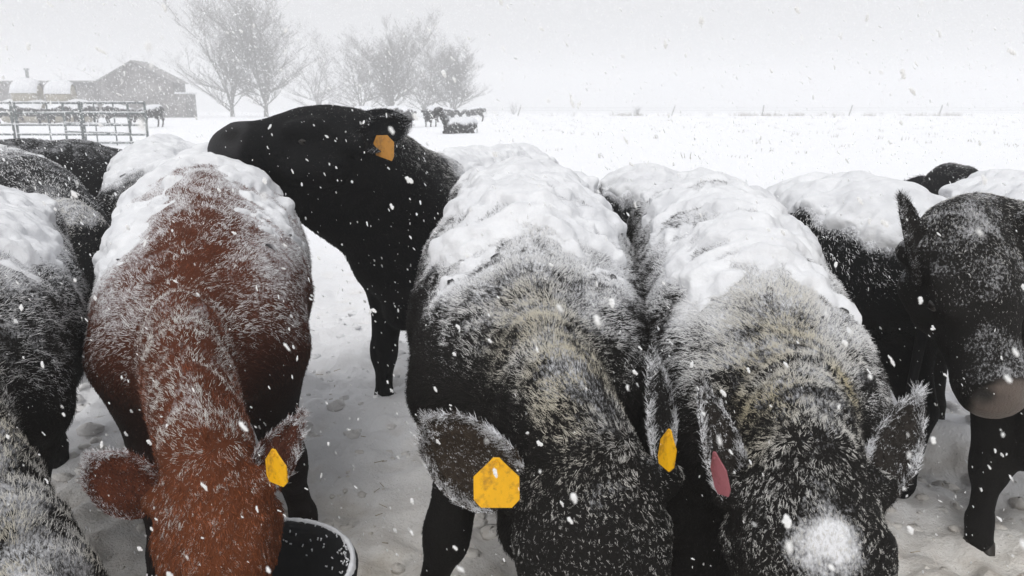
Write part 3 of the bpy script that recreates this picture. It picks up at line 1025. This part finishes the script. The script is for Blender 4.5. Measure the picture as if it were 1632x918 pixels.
    cov = sstep(.16, .80, up_ + c.get('blotch', .22) * big + .12 * fine) * (soft[:, 0] * sb * (.50 + .50 * gate)) \
        + sstep(c.get('neck_up', -.05), .95, up_ + .12 * big + .12 * fine) * soft[:, 1] * sn + sstep(-.6, .8, up_ + .25 * fine) * soft[:, 2] * shd
    side = sstep(-.50, .45, up_ + .20 * big + .1 * fine) * sstep(c.get('dust_z', .55), c.get('dust_z', .55) + .5, V[:, 2] + .10 * big) * c.get('dusty', .30) * sb * (soft[:, 0] + .7 * soft[:, 1])
    fd = c.get('front_dark', .4)
    cov = cov * (1 - soft[:, 0] * sstep(.08, .40, xr) * (1 - sstep(.05 + .22 * fd, .62 + .22 * fd, up_ + .15 * fine)) * (.5 + .42 * fd))
    side = side * (1 - (.45 + .48 * fd) * soft[:, 0] * sstep(.08, .40, xr) * (1 - sstep(-.2 + .45 * fd, .4 + .45 * fd, up_)))
    spk = sstep(.15, .6, fbm(V * 16, sd_ + 44, 3)) * .14 * sb * (1 - soft[:, 3])
    cov = np.clip(np.maximum(cov, side) + spk * .5 + .10 * streak * sstep(.1, .4, cov), 0, 1)
    for (w, r, amt) in c.get('patches', []):                             # where snow lies thick, was rubbed off, or white imitates blurred near flakes
        cov = np.clip(cov + amt * (1 + .9 * fbm(V * 22, sd_ + 61, 3)) * np.exp(-(np.linalg.norm(V - L(w), axis=1) / (r / S)) ** 2), 0, 1)
    col = np.tile(np.array(c['coat'], float), (len(V), 1))
    if 'coat_head' in c:
        col = col * (1 - soft[:, [2]]) + np.array(c['coat_head']) * soft[:, [2]]
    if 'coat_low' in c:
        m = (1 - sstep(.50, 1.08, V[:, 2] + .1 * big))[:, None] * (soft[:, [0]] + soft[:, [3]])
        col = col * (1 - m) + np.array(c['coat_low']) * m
    bodym = mesh_np('cow', V, Q, M_SKIN)
    nz = np.linalg.norm(V - H(.500 * q, 0, -.055), axis=1)
    mr = c.get('nose_r', .072)
    muzm = 1 - sstep(mr * hs_, (mr + .026) * hs_, nz)
    nosec = np.array((.105, .082, .070) if c.get('pale_nose') else (.020, .020, .022)) * (1 + .25 * fbm(V * 40, sd_ + 77, 2))[:, None]
    nostril_shade = np.zeros(len(V))  # shade inside the nostrils, painted into the muzzle colour
    for s in (-1, 1):
        nostril_shade = np.maximum(nostril_shade, np.exp(-(np.linalg.norm(V - H(.497 * q, s * .052, -.026), axis=1) / (.024 * hs_)) ** 4))
    nosec = nosec * (1 - .97 * nostril_shade)[:, None]
    mz = sstep(.15, .75, muzm + .15 * fbm(V * 35, sd_ + 78, 2))[:, None]
    vattr(bodym, 'frost', cov * (.62 if c.get('hairs', 0) else 1) * (1 - mz[:, 0]))
    vattr(bodym, 'col', col * .55 * (1 - mz) + nosec * mz)  # hide painted darker than the strands, as shade in the gaps
    vattr(bodym, 'wet', mz[:, 0] * (1 if c.get('pale_nose') else .25))
    cow = obj('cow', bodym, None, c['label'], 'cow', c.get('group'))
    cow.location = loc; cow.scale = (S, S, S)
    cow.rotation_euler = (0, 0, math.atan2(hd[1], hd[0]))
    cow['body_shape'] = 'one skin'
    for hx in hooves:
        h = obj('hoof', HOOF, cow); h.location = hx
    for s in (-1, 1):
        e = obj('eye', EYE_M, cow); e.location = H(.165, s * c.get('eye_out', .092) * hw, -.034); e.scale = (.0175 * hs_,) * 3
    # tail
    ln2 = .8 * (ln_ - 1)
    tp = [(-.83 - ln2, 0, 1.10), (-.92 - ln2, .01, 1.02), (-.95 - ln2, .02, .80), (-.94 - ln2, .03, .58), (-.93 - ln2, .03, .42)]
    tv, tf = tubes([(tp[i], tp[i + 1], .026 - .004 * i, .022 - .004 * i) if i < 3 else (tp[i], tp[i + 1], .03, .012) for i in range(4)], 7)
    tm = mesh_np('tail', tv, tf, M_SKIN); vattr(tm, 'col', np.tile(np.array(c['coat']), (len(tv), 1))); vattr(tm, 'frost', np.full(len(tv), .12))
    obj('tail', tm, cow)
    # settled snow: a lumpy quilt wherever the cover is deep
    deep = cov * (soft[:, 0] + .55 * soft[:, 1] + .8 * soft[:, 2] * c.get('head_snow', 0))
    th0 = c.get('quilt', .60)
    if c.get('hairs', 0) == 0:
        deep = deep * 0
    puff = 1 - worley(V * np.array([13, 13, 13]) + .5 * np.stack([fine, big, fine], 1), sd_ + 50)
    puff2 = 1 - worley(V * 27 + fine[:, None], sd_ + 51)
    thick = (deep - th0) * c.get('depth', .026) / (1 - th0) + (puff - .55) * .022 * sstep(th0 - .1, th0 + .25, deep) + (puff2 - .55) * .012 - .006 + .012 * fine + .010 * fbm(V * 30, sd_ + 53, 2) - c.get('erode', .036) * sstep(.00, .45, streak + .25 * fine) * (1 - .55 * sstep(.80, .98, deep))
    keep = (thick > -.012)
    thick = np.clip(thick, -.02, .07)
    fk = keep[Q].sum(1) >= 3
    lift_ = .006
    if fk.sum() > 40:
        used, inv = np.unique(Q[fk].ravel(), return_inverse=True)
        SV = V[used] + N[used] * (thick[used] + lift_ * sstep(.002, .016, thick[used]) - .004 * (1 - sstep(-.004, .004, thick[used])))[:, None]
        sm_ = mesh_np('snow_cover', SV, inv.reshape(-1, 4), M_SNOW)
        so = obj('snow_cover', sm_, cow); so['kind'] = 'stuff'
        if c.get('fine', True):
            md = so.modifiers.new('round', 'SUBSURF'); md.levels = 1; md.render_levels = 1
    # coat
    nh_ = c.get('hairs', 0)
    eyeL = L((0, 0, EYE))
    HLn = c.get('hair_len', .030) * .62
    if nh_:
        length = HLn * (soft[:, 0] + .95 * soft[:, 1] + c.get('head_hair', .38) * soft[:, 2] + .42 * soft[:, 3]) * (1 - .93 * muzm)
        length = length * (1 - .15 * sstep(.0, .02, thick))
        dens = (.75 * soft[:, 0] + 1.15 * soft[:, 1] + 2.2 * soft[:, 2] + .8 * soft[:, 3]) * (1 - .8 * muzm) * (1 - .50 * sstep(.008, .030, thick))
        dus = np.tile(np.array([.78, .785, .80]), (len(V), 1)) * (1 - .25 * soft[:, [1]] - .30 * soft[:, [2]]) * (1 - (soft[:, [1]] + soft[:, [2]]) * np.array([0, .02, .07]))
        hy = c.get('hay', 0)
        if hy:
            mm = (hy * sstep(-.1, .5, fbm(V * 6 + 9, sd_ + 60, 2) + .25) * soft[:, 1] * sstep(.2, .8, up_ + .3))[:, None]
            dus = dus * (1 - mm) + np.array([.50, .43, .25]) * mm
        grow_hair('fur', cow, V, Q, N, flow, np.clip(cov * 1.25 - .70 * sstep(.0, .42, streak + .3 * fine) * sstep(.25, .55, cov), 0, 1), col, length, nh_, c.get('hair_rad', .00045), sd_ + 70, eyeL, dens, dus)
    # ears
    for k, er in enumerate(c.get('ears', [])):
        s = er['side']
        base = H(er.get('root', .028), s * .125 * hw, -.04)
        tip = L(er['tip']) if 'tip' in er else base + (hsd * s * .95 - hf * .15 + hu * er.get('up', .1)) * .21
        face = D(er.get('face', (0, -1, .2)))
        EV, EF, EN, EL = ear_surface(base, tip, face, er.get('width', .072), er.get('cup', .35), er.get('point', 0.0))
        em = mesh_np('ear', EV, EF, M_SKIN)
        ecol = np.tile(np.array(er.get('coat', c['coat'])), (len(EV), 1))
        vattr(em, 'col', ecol); vattr(em, 'frost', np.full(len(EV), er.get('frost', .15) * .25))
        eo = obj('ear', em, cow)
        if c.get('hairs', 0):
            nE = len(EV) // 2
            rim = np.zeros((15, 11)); rim[:, [0, 10]] = 1; rim[:, [1, 9]] = .6; rim[-3:] = .9
            rim = np.concatenate([rim.ravel(), rim.ravel()])
            back = np.concatenate([np.zeros(nE), np.ones(nE)])
            el = (.011 + .010 * rim + .006 * back)
            fr = er.get('frost', .15) * (.75 + 1.1 * rim)
            grow_hair('ear_hair', eo, EV, EF, EN, EL, fr, ecol, el, er.get('hairs', 5000), c.get('hair_rad', .00055) * .9, sd_ + 90 + k, None, 1.0 + 1.5 * rim + .4 * back, None, .008, .35, .35)
        if 'tag' in er:
            tg = er['tag']
            to = obj('ear_tag', tag_mesh(tg['mat'], tg['w'], tg['h'], tg.get('kind', 'house')), eo)
            top = L(tg['top'])
            z = -nrm(D(tg.get('down', (0, 0, -1)))); y = -nrm(D(tg['face'])); y = nrm(y - (y @ z) * z); x = np.cross(y, z)
            mm = Matrix(np.array([[x[0], y[0], z[0], top[0]], [x[1], y[1], z[1], top[1]], [x[2], y[2], z[2], top[2]], [0, 0, 0, 1]]).tolist())
            to.matrix_local = mm
            to.rotation_mode = 'XYZ'
    print(c['label'][:34], len(V), round(time.time() - t0, 2))
    return cow
BLACK = (.0085, .0092, .0108)
CHAR = (.020, .019, .019)
RED = (.145, .040, .0165)
UPF = (0, -.75, .65)
NEAR = 'cattle crowding at the feed'
# charcoal cow in the middle
build_cow(dict(label='black cow in the middle, head down, big yellow tag in her ear', group=NEAR, at=(.055, 2.44), head_to=(.0, -1), scale=1.0, fat=1.08, len=1.14, seed=3,
    neckw=1.05, poll=(.135, 1.38, .785), muz=(.175, 1.04, .30), brow=(-.12, -.8, .5), hsize=1.25, headw=1.06, bend=(.45, 0, .03), coat=(.0125, .0112, .0102), quilt=.70, front_dark=1, neck_up=.15, snow=(1.0, .62, .28), dusty=.24, dust_z=.66, hay=.5, erode=.05,
    hairs=340000, hair_len=.034, folds=.006, legs={'fl': (.02, .0, .0), 'fr': (.02, -.145, 0)}, bare_from=.25, bare_to=.85,
    ears=[dict(side=-1, tip=(-.165, 1.40, .85), face=(0, -.95, .1), width=.085, frost=.24, coat=(.050, .037, .027), hairs=11000,
               tag=dict(mat=M_TAGY, w=.088, h=.102, top=(-.030, 1.335, .805), face=(0, -1, .25))),
          dict(side=1, root=-.01, tip=(.305, 1.50, .965), face=(.55, -.8, -.2), point=.5, width=.044, frost=.24, coat=(.022, .021, .02), hairs=6000,
               tag=dict(mat=M_TAGY, w=.055, h=.080, top=(.312, 1.40, .835), face=(-.93, -.36, .05), down=(-.1, 0, -1)))]))
# red cow
build_cow(dict(label='red brown cow with head down in a black feed tub', group=NEAR, hips=.84, at=(-1.095, 2.72), head_to=(.29, -.95), scale=1.03, fat=.98, len=1.08, seed=8,
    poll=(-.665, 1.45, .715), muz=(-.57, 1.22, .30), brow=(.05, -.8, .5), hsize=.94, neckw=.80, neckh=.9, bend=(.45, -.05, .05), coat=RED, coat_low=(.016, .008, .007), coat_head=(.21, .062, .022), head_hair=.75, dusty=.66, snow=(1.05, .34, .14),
    hairs=260000, hair_len=.028, folds=.006, legs={'fl': (-.10, .10, .0), 'fr': (.0, -.02, 0)}, bare_from=.2, bare_to=.85, quilt=.54,
    patches=[((-1.03, 2.5, 1.17), .19, -.5), ((-.95, 2.25, 1.08), .15, -.5), ((-.88, 2.05, 1.0), .12, -.4), ((-1.3, 2.35, 1.0), .24, .22), ((-1.38, 2.5, .75), .28, .20), ((-.70, 1.52, .80), .13, .12)],
    ears=[dict(side=-1, tip=(-.875, 1.45, .74), face=(.1, -.9, .3), width=.064, frost=.15, coat=(.12, .036, .018), hairs=7000),
          dict(side=1, tip=(-.47, 1.55, .80), face=(-.4, -.7, -.4), point=.5, width=.052, frost=.16, coat=(.085, .028, .016),
               tag=dict(mat=M_TAGY, w=.062, h=.075, top=(-.495, 1.46, .765), face=(-.55, -.82, .1)))]))
# black cow behind with her head up
build_cow(dict(label='black cow resting her chin on the red cow, head raised', group=NEAR, at=(-.24, 4.22), head_to=(-.45, -.89), scale=1.05, fat=1.0, seed=15, sink=.10,
    drop=0, poll=(-.678, 3.2, 1.50), muz=(-1.085, 2.95, 1.495), brow=(-.14, -.10, 1.0), hsize=1.32, neckw=1.6, bend=(.30, .02, .22), nape=(.35, .55, -.5), coat=BLACK, snow=(.95, .32, .12),
    hairs=150000, hair_len=.028, folds=0, throat=1, neckh=1.15, legs={'fl': (-.10, -.06, .0), 'fr': (.10, 0.02, 0)},
    ears=[dict(side=1, tip=(-.415, 3.2, 1.415), face=(.05, -.95, -.1), width=.065, frost=.10,
               tag=dict(mat=M_TAGO, w=.080, h=.10, top=(-.515, 3.08, 1.36), face=(-.1, -1, .05), kind='tilt', down=(.08, 0, -1))),
          dict(side=-1, tip=(-.52, 3.55, 1.44), face=(0, .9, .1), width=.06, frost=.1)]))
# right-centre cow
build_cow(dict(label='snowy black cow with a pink ear tag, head down at right', group=NEAR, at=(.655, 2.22), head_to=(-.09, -1), scale=.97, fat=.92, len=1.14, seed=23,
    poll=(.555, 1.24, .84), muz=(.56, .94, .38), brow=(-.05, -.8, .5), hsize=1.15, neckw=.92, neckh=.9, headw=1.0, bend=(.40, .03, .03), coat=(.0125, .0112, .0102), quilt=.69, front_dark=.9, neck_up=.15, erode=.05, snow=(1.0, .58, .28), dusty=.26, dust_z=.66, hay=1.0,
    hairs=340000, hair_len=.036, folds=.009, bare_from=.3, bare_to=.85, patches=[((.55, 1.15, .735), .068, 1.1), ((.555, 1.06, .57), .05, .9)],  # white on the forehead painted in for out-of-focus flakes close to the lens
    ears=[dict(side=-1, tip=(.355, 1.30, .965), face=(.5, -.75, -.2), point=.5, width=.052, frost=.26, coat=(.03, .026, .023),
               tag=dict(mat=M_TAGP, w=.034, h=.085, top=(.352, 1.22, .872), face=(-.8, -.6, 0), down=(.25, 0, -1))),
          dict(side=1, tip=(.785, 1.38, .925), face=(-.5, -.8, -.2), point=.5, width=.054, frost=.22, coat=(.03, .026, .023))]))
# cow at the left edge
build_cow(dict(label='black cow at the left edge, frost all over her neck', group=NEAR, at=(-1.72, 2.28), head_to=(.47, -.88), len=1.1, scale=.94, fat=1.12, seed=31,
    poll=(-.885, 1.20, .50), muz=(-.74, 1.00, .06), brow=(.1, -.8, .5), hsize=1.0, bend=(.45, 0, .0), coat=(.016, .015, .014), front_dark=0, drop=.35, dusty=.48, snow=(1.0, .68, .36), neck_up=-.4, hay=.35,
    hairs=180000, hair_len=.034, folds=.006, bare_from=.2, bare_to=.75,
    ears=[dict(side=1, tip=(-.74, 1.02, .36)), dict(side=-1)]))
# right edge cow with her face to us
build_cow(dict(label='black cow at the right edge facing the camera, pale brown muzzle', group=NEAR, at=(1.93, 2.76), head_to=(-.36, -.93), scale=.95, fat=1.0, seed=44,
    poll=(1.225, 1.95, 1.18), muz=(1.265, 1.74, .80), brow=(.0, -.9, .42), hsize=1.18, nose_r=.056, neckw=1.1, headw=.97, drop=.8, bend=(.40, .0, .16), nape=(.5, .8, .1), coat=(.016, .0145, .0135), neck_up=-.4, snow=(1.05, .34, .62), bare_from=.3, bare_to=.85, pale_nose=1, eye_out=.104,
    hairs=150000, hair_len=.028, folds=0, legs={'fr': (.0, -.02, 0)},
    ears=[dict(side=-1, root=.10, tip=(1.035, 1.98, 1.235), face=(.75, -.6, -.2), width=.066, frost=.10),
          dict(side=1, tip=(1.44, 1.95, 1.20), face=(-.4, -.85, 0), width=.062, frost=.10)]))
BACK = 'cattle standing behind the front row'
def back(label, at, to, seed, hairs, poll=None, **kw):
    t = np.array([*to]) / np.hypot(*to)
    a = np.array(at)
    z = kw.pop('pz', .75)
    p = a + t * 1.25; m = a + t * 1.42
    d = dict(label=label, group=BACK, at=at, head_to=to, seed=seed, poll=(*p, z + .05), muz=(*m, z - .38), brow=(t[0], t[1], .6), coat=BLACK, snow=(1.1, .5, .3), hairs=hairs, hair_len=.030, hair_rad=.0009,
             vox=.02, folds=0, ears=[dict(side=1, hairs=1500), dict(side=-1, hairs=1500)])
    d.update(kw)
    if poll is not None: d['poll'] = poll
    return build_cow(d)
back('snow covered rump between the two middle cows', (.77, 4.6), (.08, 1), 52, 30000, scale=.95, sink=.06)
back('cow with a deep snow back standing behind the pink tagged cow', (1.32, 3.28), (-.02, 1), 57, 70000, scale=.98, fat=1.06, sink=.05)
back('cow with her dark head low beyond the right edge cow', (3.80, 5.0), (-.97, -.2), 63, 20000, pz=1.0, sink=.10, scale=.96)
back('cow with a grey frosted neck behind the left edge cow', (-2.72, 4.22), (.69, -.72), 71, 60000, poll=(-1.86, 3.36, .88), muz=(-1.75, 3.15, .45), snow=(.72, .75, .3), bare_from=-.3, bare_to=.4)
back('snow backed cow between the left cow and the red cow', (-2.50, 5.35), (.30, -.95), 76, 35000, scale=1.0)
back('dark cow with little snow farthest back at the left', (-3.5, 6.2), (.6, .8), 82, 20000, snow=(.5, .2, .1))
FAR = 'cattle far off in the falling snow'
def far(label, px, Y, to, seed, lying=False, **kw):
    at = (tx(px, Y), Y); t = np.array([*to]) / np.hypot(*to); a = np.array(at); z = gz(*at)
    up = kw.pop('up', .0)
    p = a + t * (1.15 + .1 * up); m = a + t * (1.45 + .15 * up)
    d = dict(label=label, group=FAR, at=at, head_to=to, seed=seed, poll=(*p, z + .85 + .45 * up), muz=(*m, z + .42 + .62 * up), brow=(t[0], t[1], .6 + up), coat=(.02, .019, .019), snow=(1.1, .5, .3), hairs=0,
             vox=.04, folds=0, fine=False, quilt=.42, ears=[dict(side=1), dict(side=-1)], sink=.02)
    if lying:
        d.update(sink=.50, lying=True)
    d.update(kw)
    c = build_cow(d)
    return c
far('cow lying down in the snow, white along her back', 733, 33, (-.75, -.66), 101, lying=True, up=.55, drop=.3, vox=.028, blotch=.9, dusty=.6, scale=.95, fat=1.1)
far('cow standing in the field and facing the camera', 686, 47, (-.15, -1), 102, up=.3)
far('cow walking side on at the right end of the far group', 757, 66, (-1, .1), 103)
far('cow partly hidden behind the one facing the camera', 710, 62, (1, .3), 104)
far('snow backed cow just behind the raised head', 588, 44, (1, .2), 105)
far('snow backed cow above the ear of the raised head', 622, 46, (-1, .25), 106)
far('cow turned away beside the dark ear of the raised head', 646, 45, (.5, -1), 107, up=.2)
far('cow standing clear of the corral panels at their right end', 240, 47, (-.35, -1), 108, scale=1.08)
far('side on cow behind the right corral panel', 190, 50, (1, .12), 109, scale=1.1)
far('cow behind the middle of the corral panels', 134, 51, (-1, .1), 110, scale=1.1)
far('cow feeding at the bales behind the left corral panel', 92, 52, (-1, .3), 111, scale=1.1)
far('cow under the left snow cap behind the corral panels', 45, 52, (.9, .3), 112, scale=1.1)
far('cow at the far left end behind the corral panels', 8, 53, (1, -.2), 113, scale=1.1)


# ------------------------------------------------------------------ tub, straw, falling snow, haze
tub = obj('feed_tub', None, label='round black rubber feed tub with snow on its rim, under the red cow', cat='feed tub')
tub.location = (-.585, 1.55, .0)
tub.scale = (.76, .76, .95)
prof = [(.0, .02), (.19, .02), (.205, .0), (.22, .03), (.277, .40), (.295, .415), (.30, .44), (.287, .455), (.270, .45), (.262, .42), (.205, .07), (.0, .06)]
n = 56
V = [(r * math.cos(k / n * 6.2832), r * math.sin(k / n * 6.2832), z) for r, z in prof for k in range(n)]
F = [(j*n + k, j*n + (k+1) % n, (j+1)*n + (k+1) % n, (j+1)*n + k) for j in range(len(prof) - 1) for k in range(n)]
obj('wall', mesh_np('wall', V, np.array(F), M_TUB), tub)
g_ = np.random.default_rng(8)
V = []; n = 150
th = np.arange(n) / n * 6.2832
cs = np.stack([np.cos(th), np.sin(th), th * 0], 1)
wn_ = fbm(cs * 9, 3, 3); wn2 = fbm(cs * 30, 5, 2)
prof2 = [(-.014, -.014), (-.011, .001), (-.003, .006), (.005, .004), (.010, -.006)]
for a, b in prof2:
    r = .285 + a * .9 * (1 + .45 * wn_ + .35 * wn2); z = .452 + b * (1 + .5 * wn2 + .4 * wn_)
    V.append(np.stack([r * np.cos(th), r * np.sin(th), z], 1))
V = np.concatenate(V)
F = [(j*n + k, j*n + (k+1) % n, (j+1)*n + (k+1) % n, (j+1)*n + k) for j in range(4) for k in range(n)]
obj('rim_snow', mesh_np('rim_snow', V, np.array(F), M_SNOW), tub)
sg = []
for _ in range(260):                                   # loose flakes caught along the rim
    a = g_.uniform(0, 6.2832); r = .272 - abs(g_.normal()) * .012; z = .45 - max(0, (.266 - r)) * 5.5 + .006
    p = np.array([r * math.cos(a), r * math.sin(a), z]); d = nrm(g_.normal(size=3)) * .004
    sg.append((tuple(p - d), tuple(p + d), .0028, .0018))
v, f = tubes(sg, 4, True)
obj('rim_frost', mesh_np('rim_frost', v, f, M_SNOW), tub)['kind'] = 'stuff'

sg = []
for _ in range(260):
    y = g_.uniform(1.9, 4.8); x = g_.uniform(-1.6, 2.1)
    z = gz(x, y) + g_.uniform(.0, .035); a = g_.uniform(0, 6.28); l = g_.uniform(.006, .022)
    d = np.array([math.cos(a), math.sin(a), g_.uniform(-.1, .3)]) * l
    sg.append((tuple(np.array([x, y, z]) - d), tuple(np.array([x, y, z]) + d), .0016, .0012))
v, f = tubes(sg, 4, True)
obj('straw', mesh_np('straw', v, f, M_STRAW), None, 'bits of straw trodden into the dirty snow', None, None, 'stuff')

# broken lumps of trodden snow
gl = np.random.default_rng(19)
n = 1700
ly = 1.9 + 3.6 * gl.random(n) ** .9; lx = gl.uniform(-.8, .85, n) * (ly * .82 + .3)
lr = .006 + .040 * gl.random(n) ** 3.2
an, bn = 7, 4
VL, FL = [], []
lz = ground_z(lx, ly)
from mathutils.bvhtree import BVHTree
gb = BVHTree.FromPolygons([tuple(v) for v in P_near], [tuple(f) for f in F_near])
for k in range(n):
    hit = gb.ray_cast(Vector((lx[k], ly[k], 2)), Vector((0, 0, -1)))
    if hit[0] is None: continue
    c = np.array(hit[0]) + np.array([0, 0, lr[k] * .02])
    o = len(VL)
    sx, sy, sz = gl.uniform(.7, 1.4), gl.uniform(.7, 1.4), gl.uniform(.3, .65)
    for i in range(bn):
        t = math.pi * (.08 + .84 * i / (bn - 1))
        for j in range(an):
            q = lr[k] * gl.uniform(.72, 1.2); w_ = j / an * 6.2832 + i
            VL.append((c[0] + q * sx * math.sin(t) * math.cos(w_), c[1] + q * sy * math.sin(t) * math.sin(w_), c[2] + q * sz * math.cos(t)))
    for i in range(bn - 1):
        for j in range(an):
            FL.append((o + i*an + j, o + i*an + an + j, o + i*an + an + (j+1) % an, o + i*an + (j+1) % an))
    FL.append((o, o + 1, o + 3, o + 5))
lm = mesh_np('snow_lumps', VL, np.array(FL), M_GROUND)
vattr(lm, 'dirt', np.repeat(np.clip(1.0 - (np.array(VL)[:, 1] - 1.8) / 2.6, .1, .8), 1))
obj('snow_lumps', lm, None, 'broken lumps of trodden snow between the cattle', None, None, 'stuff')

def flakes(n, y0, y1, lmin, lmax, seed, solid, ymin_gap=0):
    g = np.random.default_rng(seed)
    # even density in the wedge of air in view
    y = (y0 ** 3 + (y1 ** 3 - y0 ** 3) * g.random(n)) ** (1 / 3)
    x = (g.random(n) * 2 - 1) * y * .76
    z = EYE + y * (g.random(n) * .98 - .70)
    P = np.stack([x, y, z], 1)
    P = P[z > ground_z(x, y) + .02]
    n = len(P)
    ax = nrm(np.array([.42, -.1, -.85]) + g.normal(size=(n, 3)) * .30)
    u = nrm(np.cross(ax, g.normal(size=(n, 3)))); w = np.cross(ax, u)
    L = (lmin + (lmax - lmin) * g.random(n) ** 2.2) * .5
    R_ = L * (.24 + .34 * g.random(n))
    if solid:
        k = 5
        rows = [(-1, .0), (-.55, .85), (.1, 1.0), (.65, .7), (1, .0)]
        V = []
        for j, (t, r) in enumerate(rows):
            if r == 0:
                V.append((P + ax * (t * L)[:, None])[:, None])
            else:
                a = np.arange(k) / k * 6.2832 + j
                rr = R_[:, None] * r * (.6 + .8 * g.random((n, k)))
                V.append(P[:, None] + ax[:, None] * (L[:, None, None] * (t + .3 * (g.random((n, k, 1)) - .5))) + u[:, None] * (np.cos(a)[None] * rr)[..., None] + w[:, None] * (np.sin(a)[None] * rr)[..., None])
        V = np.concatenate(V, 1); m = V.shape[1]
        f3 = [(0, 1 + (i + 1) % k, 1 + i) for i in range(k)] + [(m - 1, 1 + 2*k + i, 1 + 2*k + (i + 1) % k) for i in range(k)]
        for q in range(2):
            for i in range(k):
                a, b = 1 + q*k + i, 1 + q*k + (i + 1) % k
                f3 += [(a, b, b + k), (a, b + k, a + k)]
    else:
        a = np.arange(3) / 3 * 6.2832
        V = np.concatenate([(P - ax * L[:, None])[:, None], P[:, None] + u[:, None] * (np.cos(a)[None] * R_[:, None])[..., None] + w[:, None] * (np.sin(a)[None] * R_[:, None])[..., None] + ax[:, None] * (L * .6)[:, None, None]], 1)
        m = 4
        f3 = [(0, 1, 2), (0, 2, 3), (0, 3, 1), (1, 3, 2)]
    f3 = np.array(f3)
    return V.reshape(-1, 3), (f3[None] + (np.arange(n) * m)[:, None, None]).reshape(-1, 3)
VV, FF, off = [], [], 0
for a in ((60, .26, .7, .004, .009, 6, True), (6500, .6, 3.4, .0026, .016, 1, True), (5000, 3.4, 5.5, .006, .018, 2, False), (160000, 5.0, 15, .012, .028, 3, False), (90000, 15, 42, .03, .075, 4, False)):
    v, f = flakes(*a)
    VV.append(v); FF.append(f + off); off += len(v)
fl = mesh_np('falling_snow', np.concatenate(VV), np.concatenate(FF), M_FLAKE, False)
obj('falling_snow', fl, None, 'snowflakes falling through the air everywhere', None, None, 'stuff')
print('flakes', len(fl.polygons), round(time.time() - T0, 1))

hm = bpy.data.materials.new('haze'); hm.use_nodes = True
hn, hl = hm.node_tree.nodes, hm.node_tree.links
hn.clear()
pv = hn.new('ShaderNodeVolumePrincipled')
pv.inputs['Color'].default_value = (.97, .975, .985, 1)
pv.inputs['Density'].default_value = HAZE
pv.inputs['Anisotropy'].default_value = 0.0
ho_ = hn.new('ShaderNodeOutputMaterial'); hl.new(pv.outputs[0], ho_.inputs['Volume'])
v, f = boxes([(0, 190, 9.5, 560, 460, 23)])
obj('haze', mesh_np('haze', v, f, hm, False), None, 'snow filled air fading the far trees', None, None, 'stuff')

print('script', round(time.time() - T0, 1))
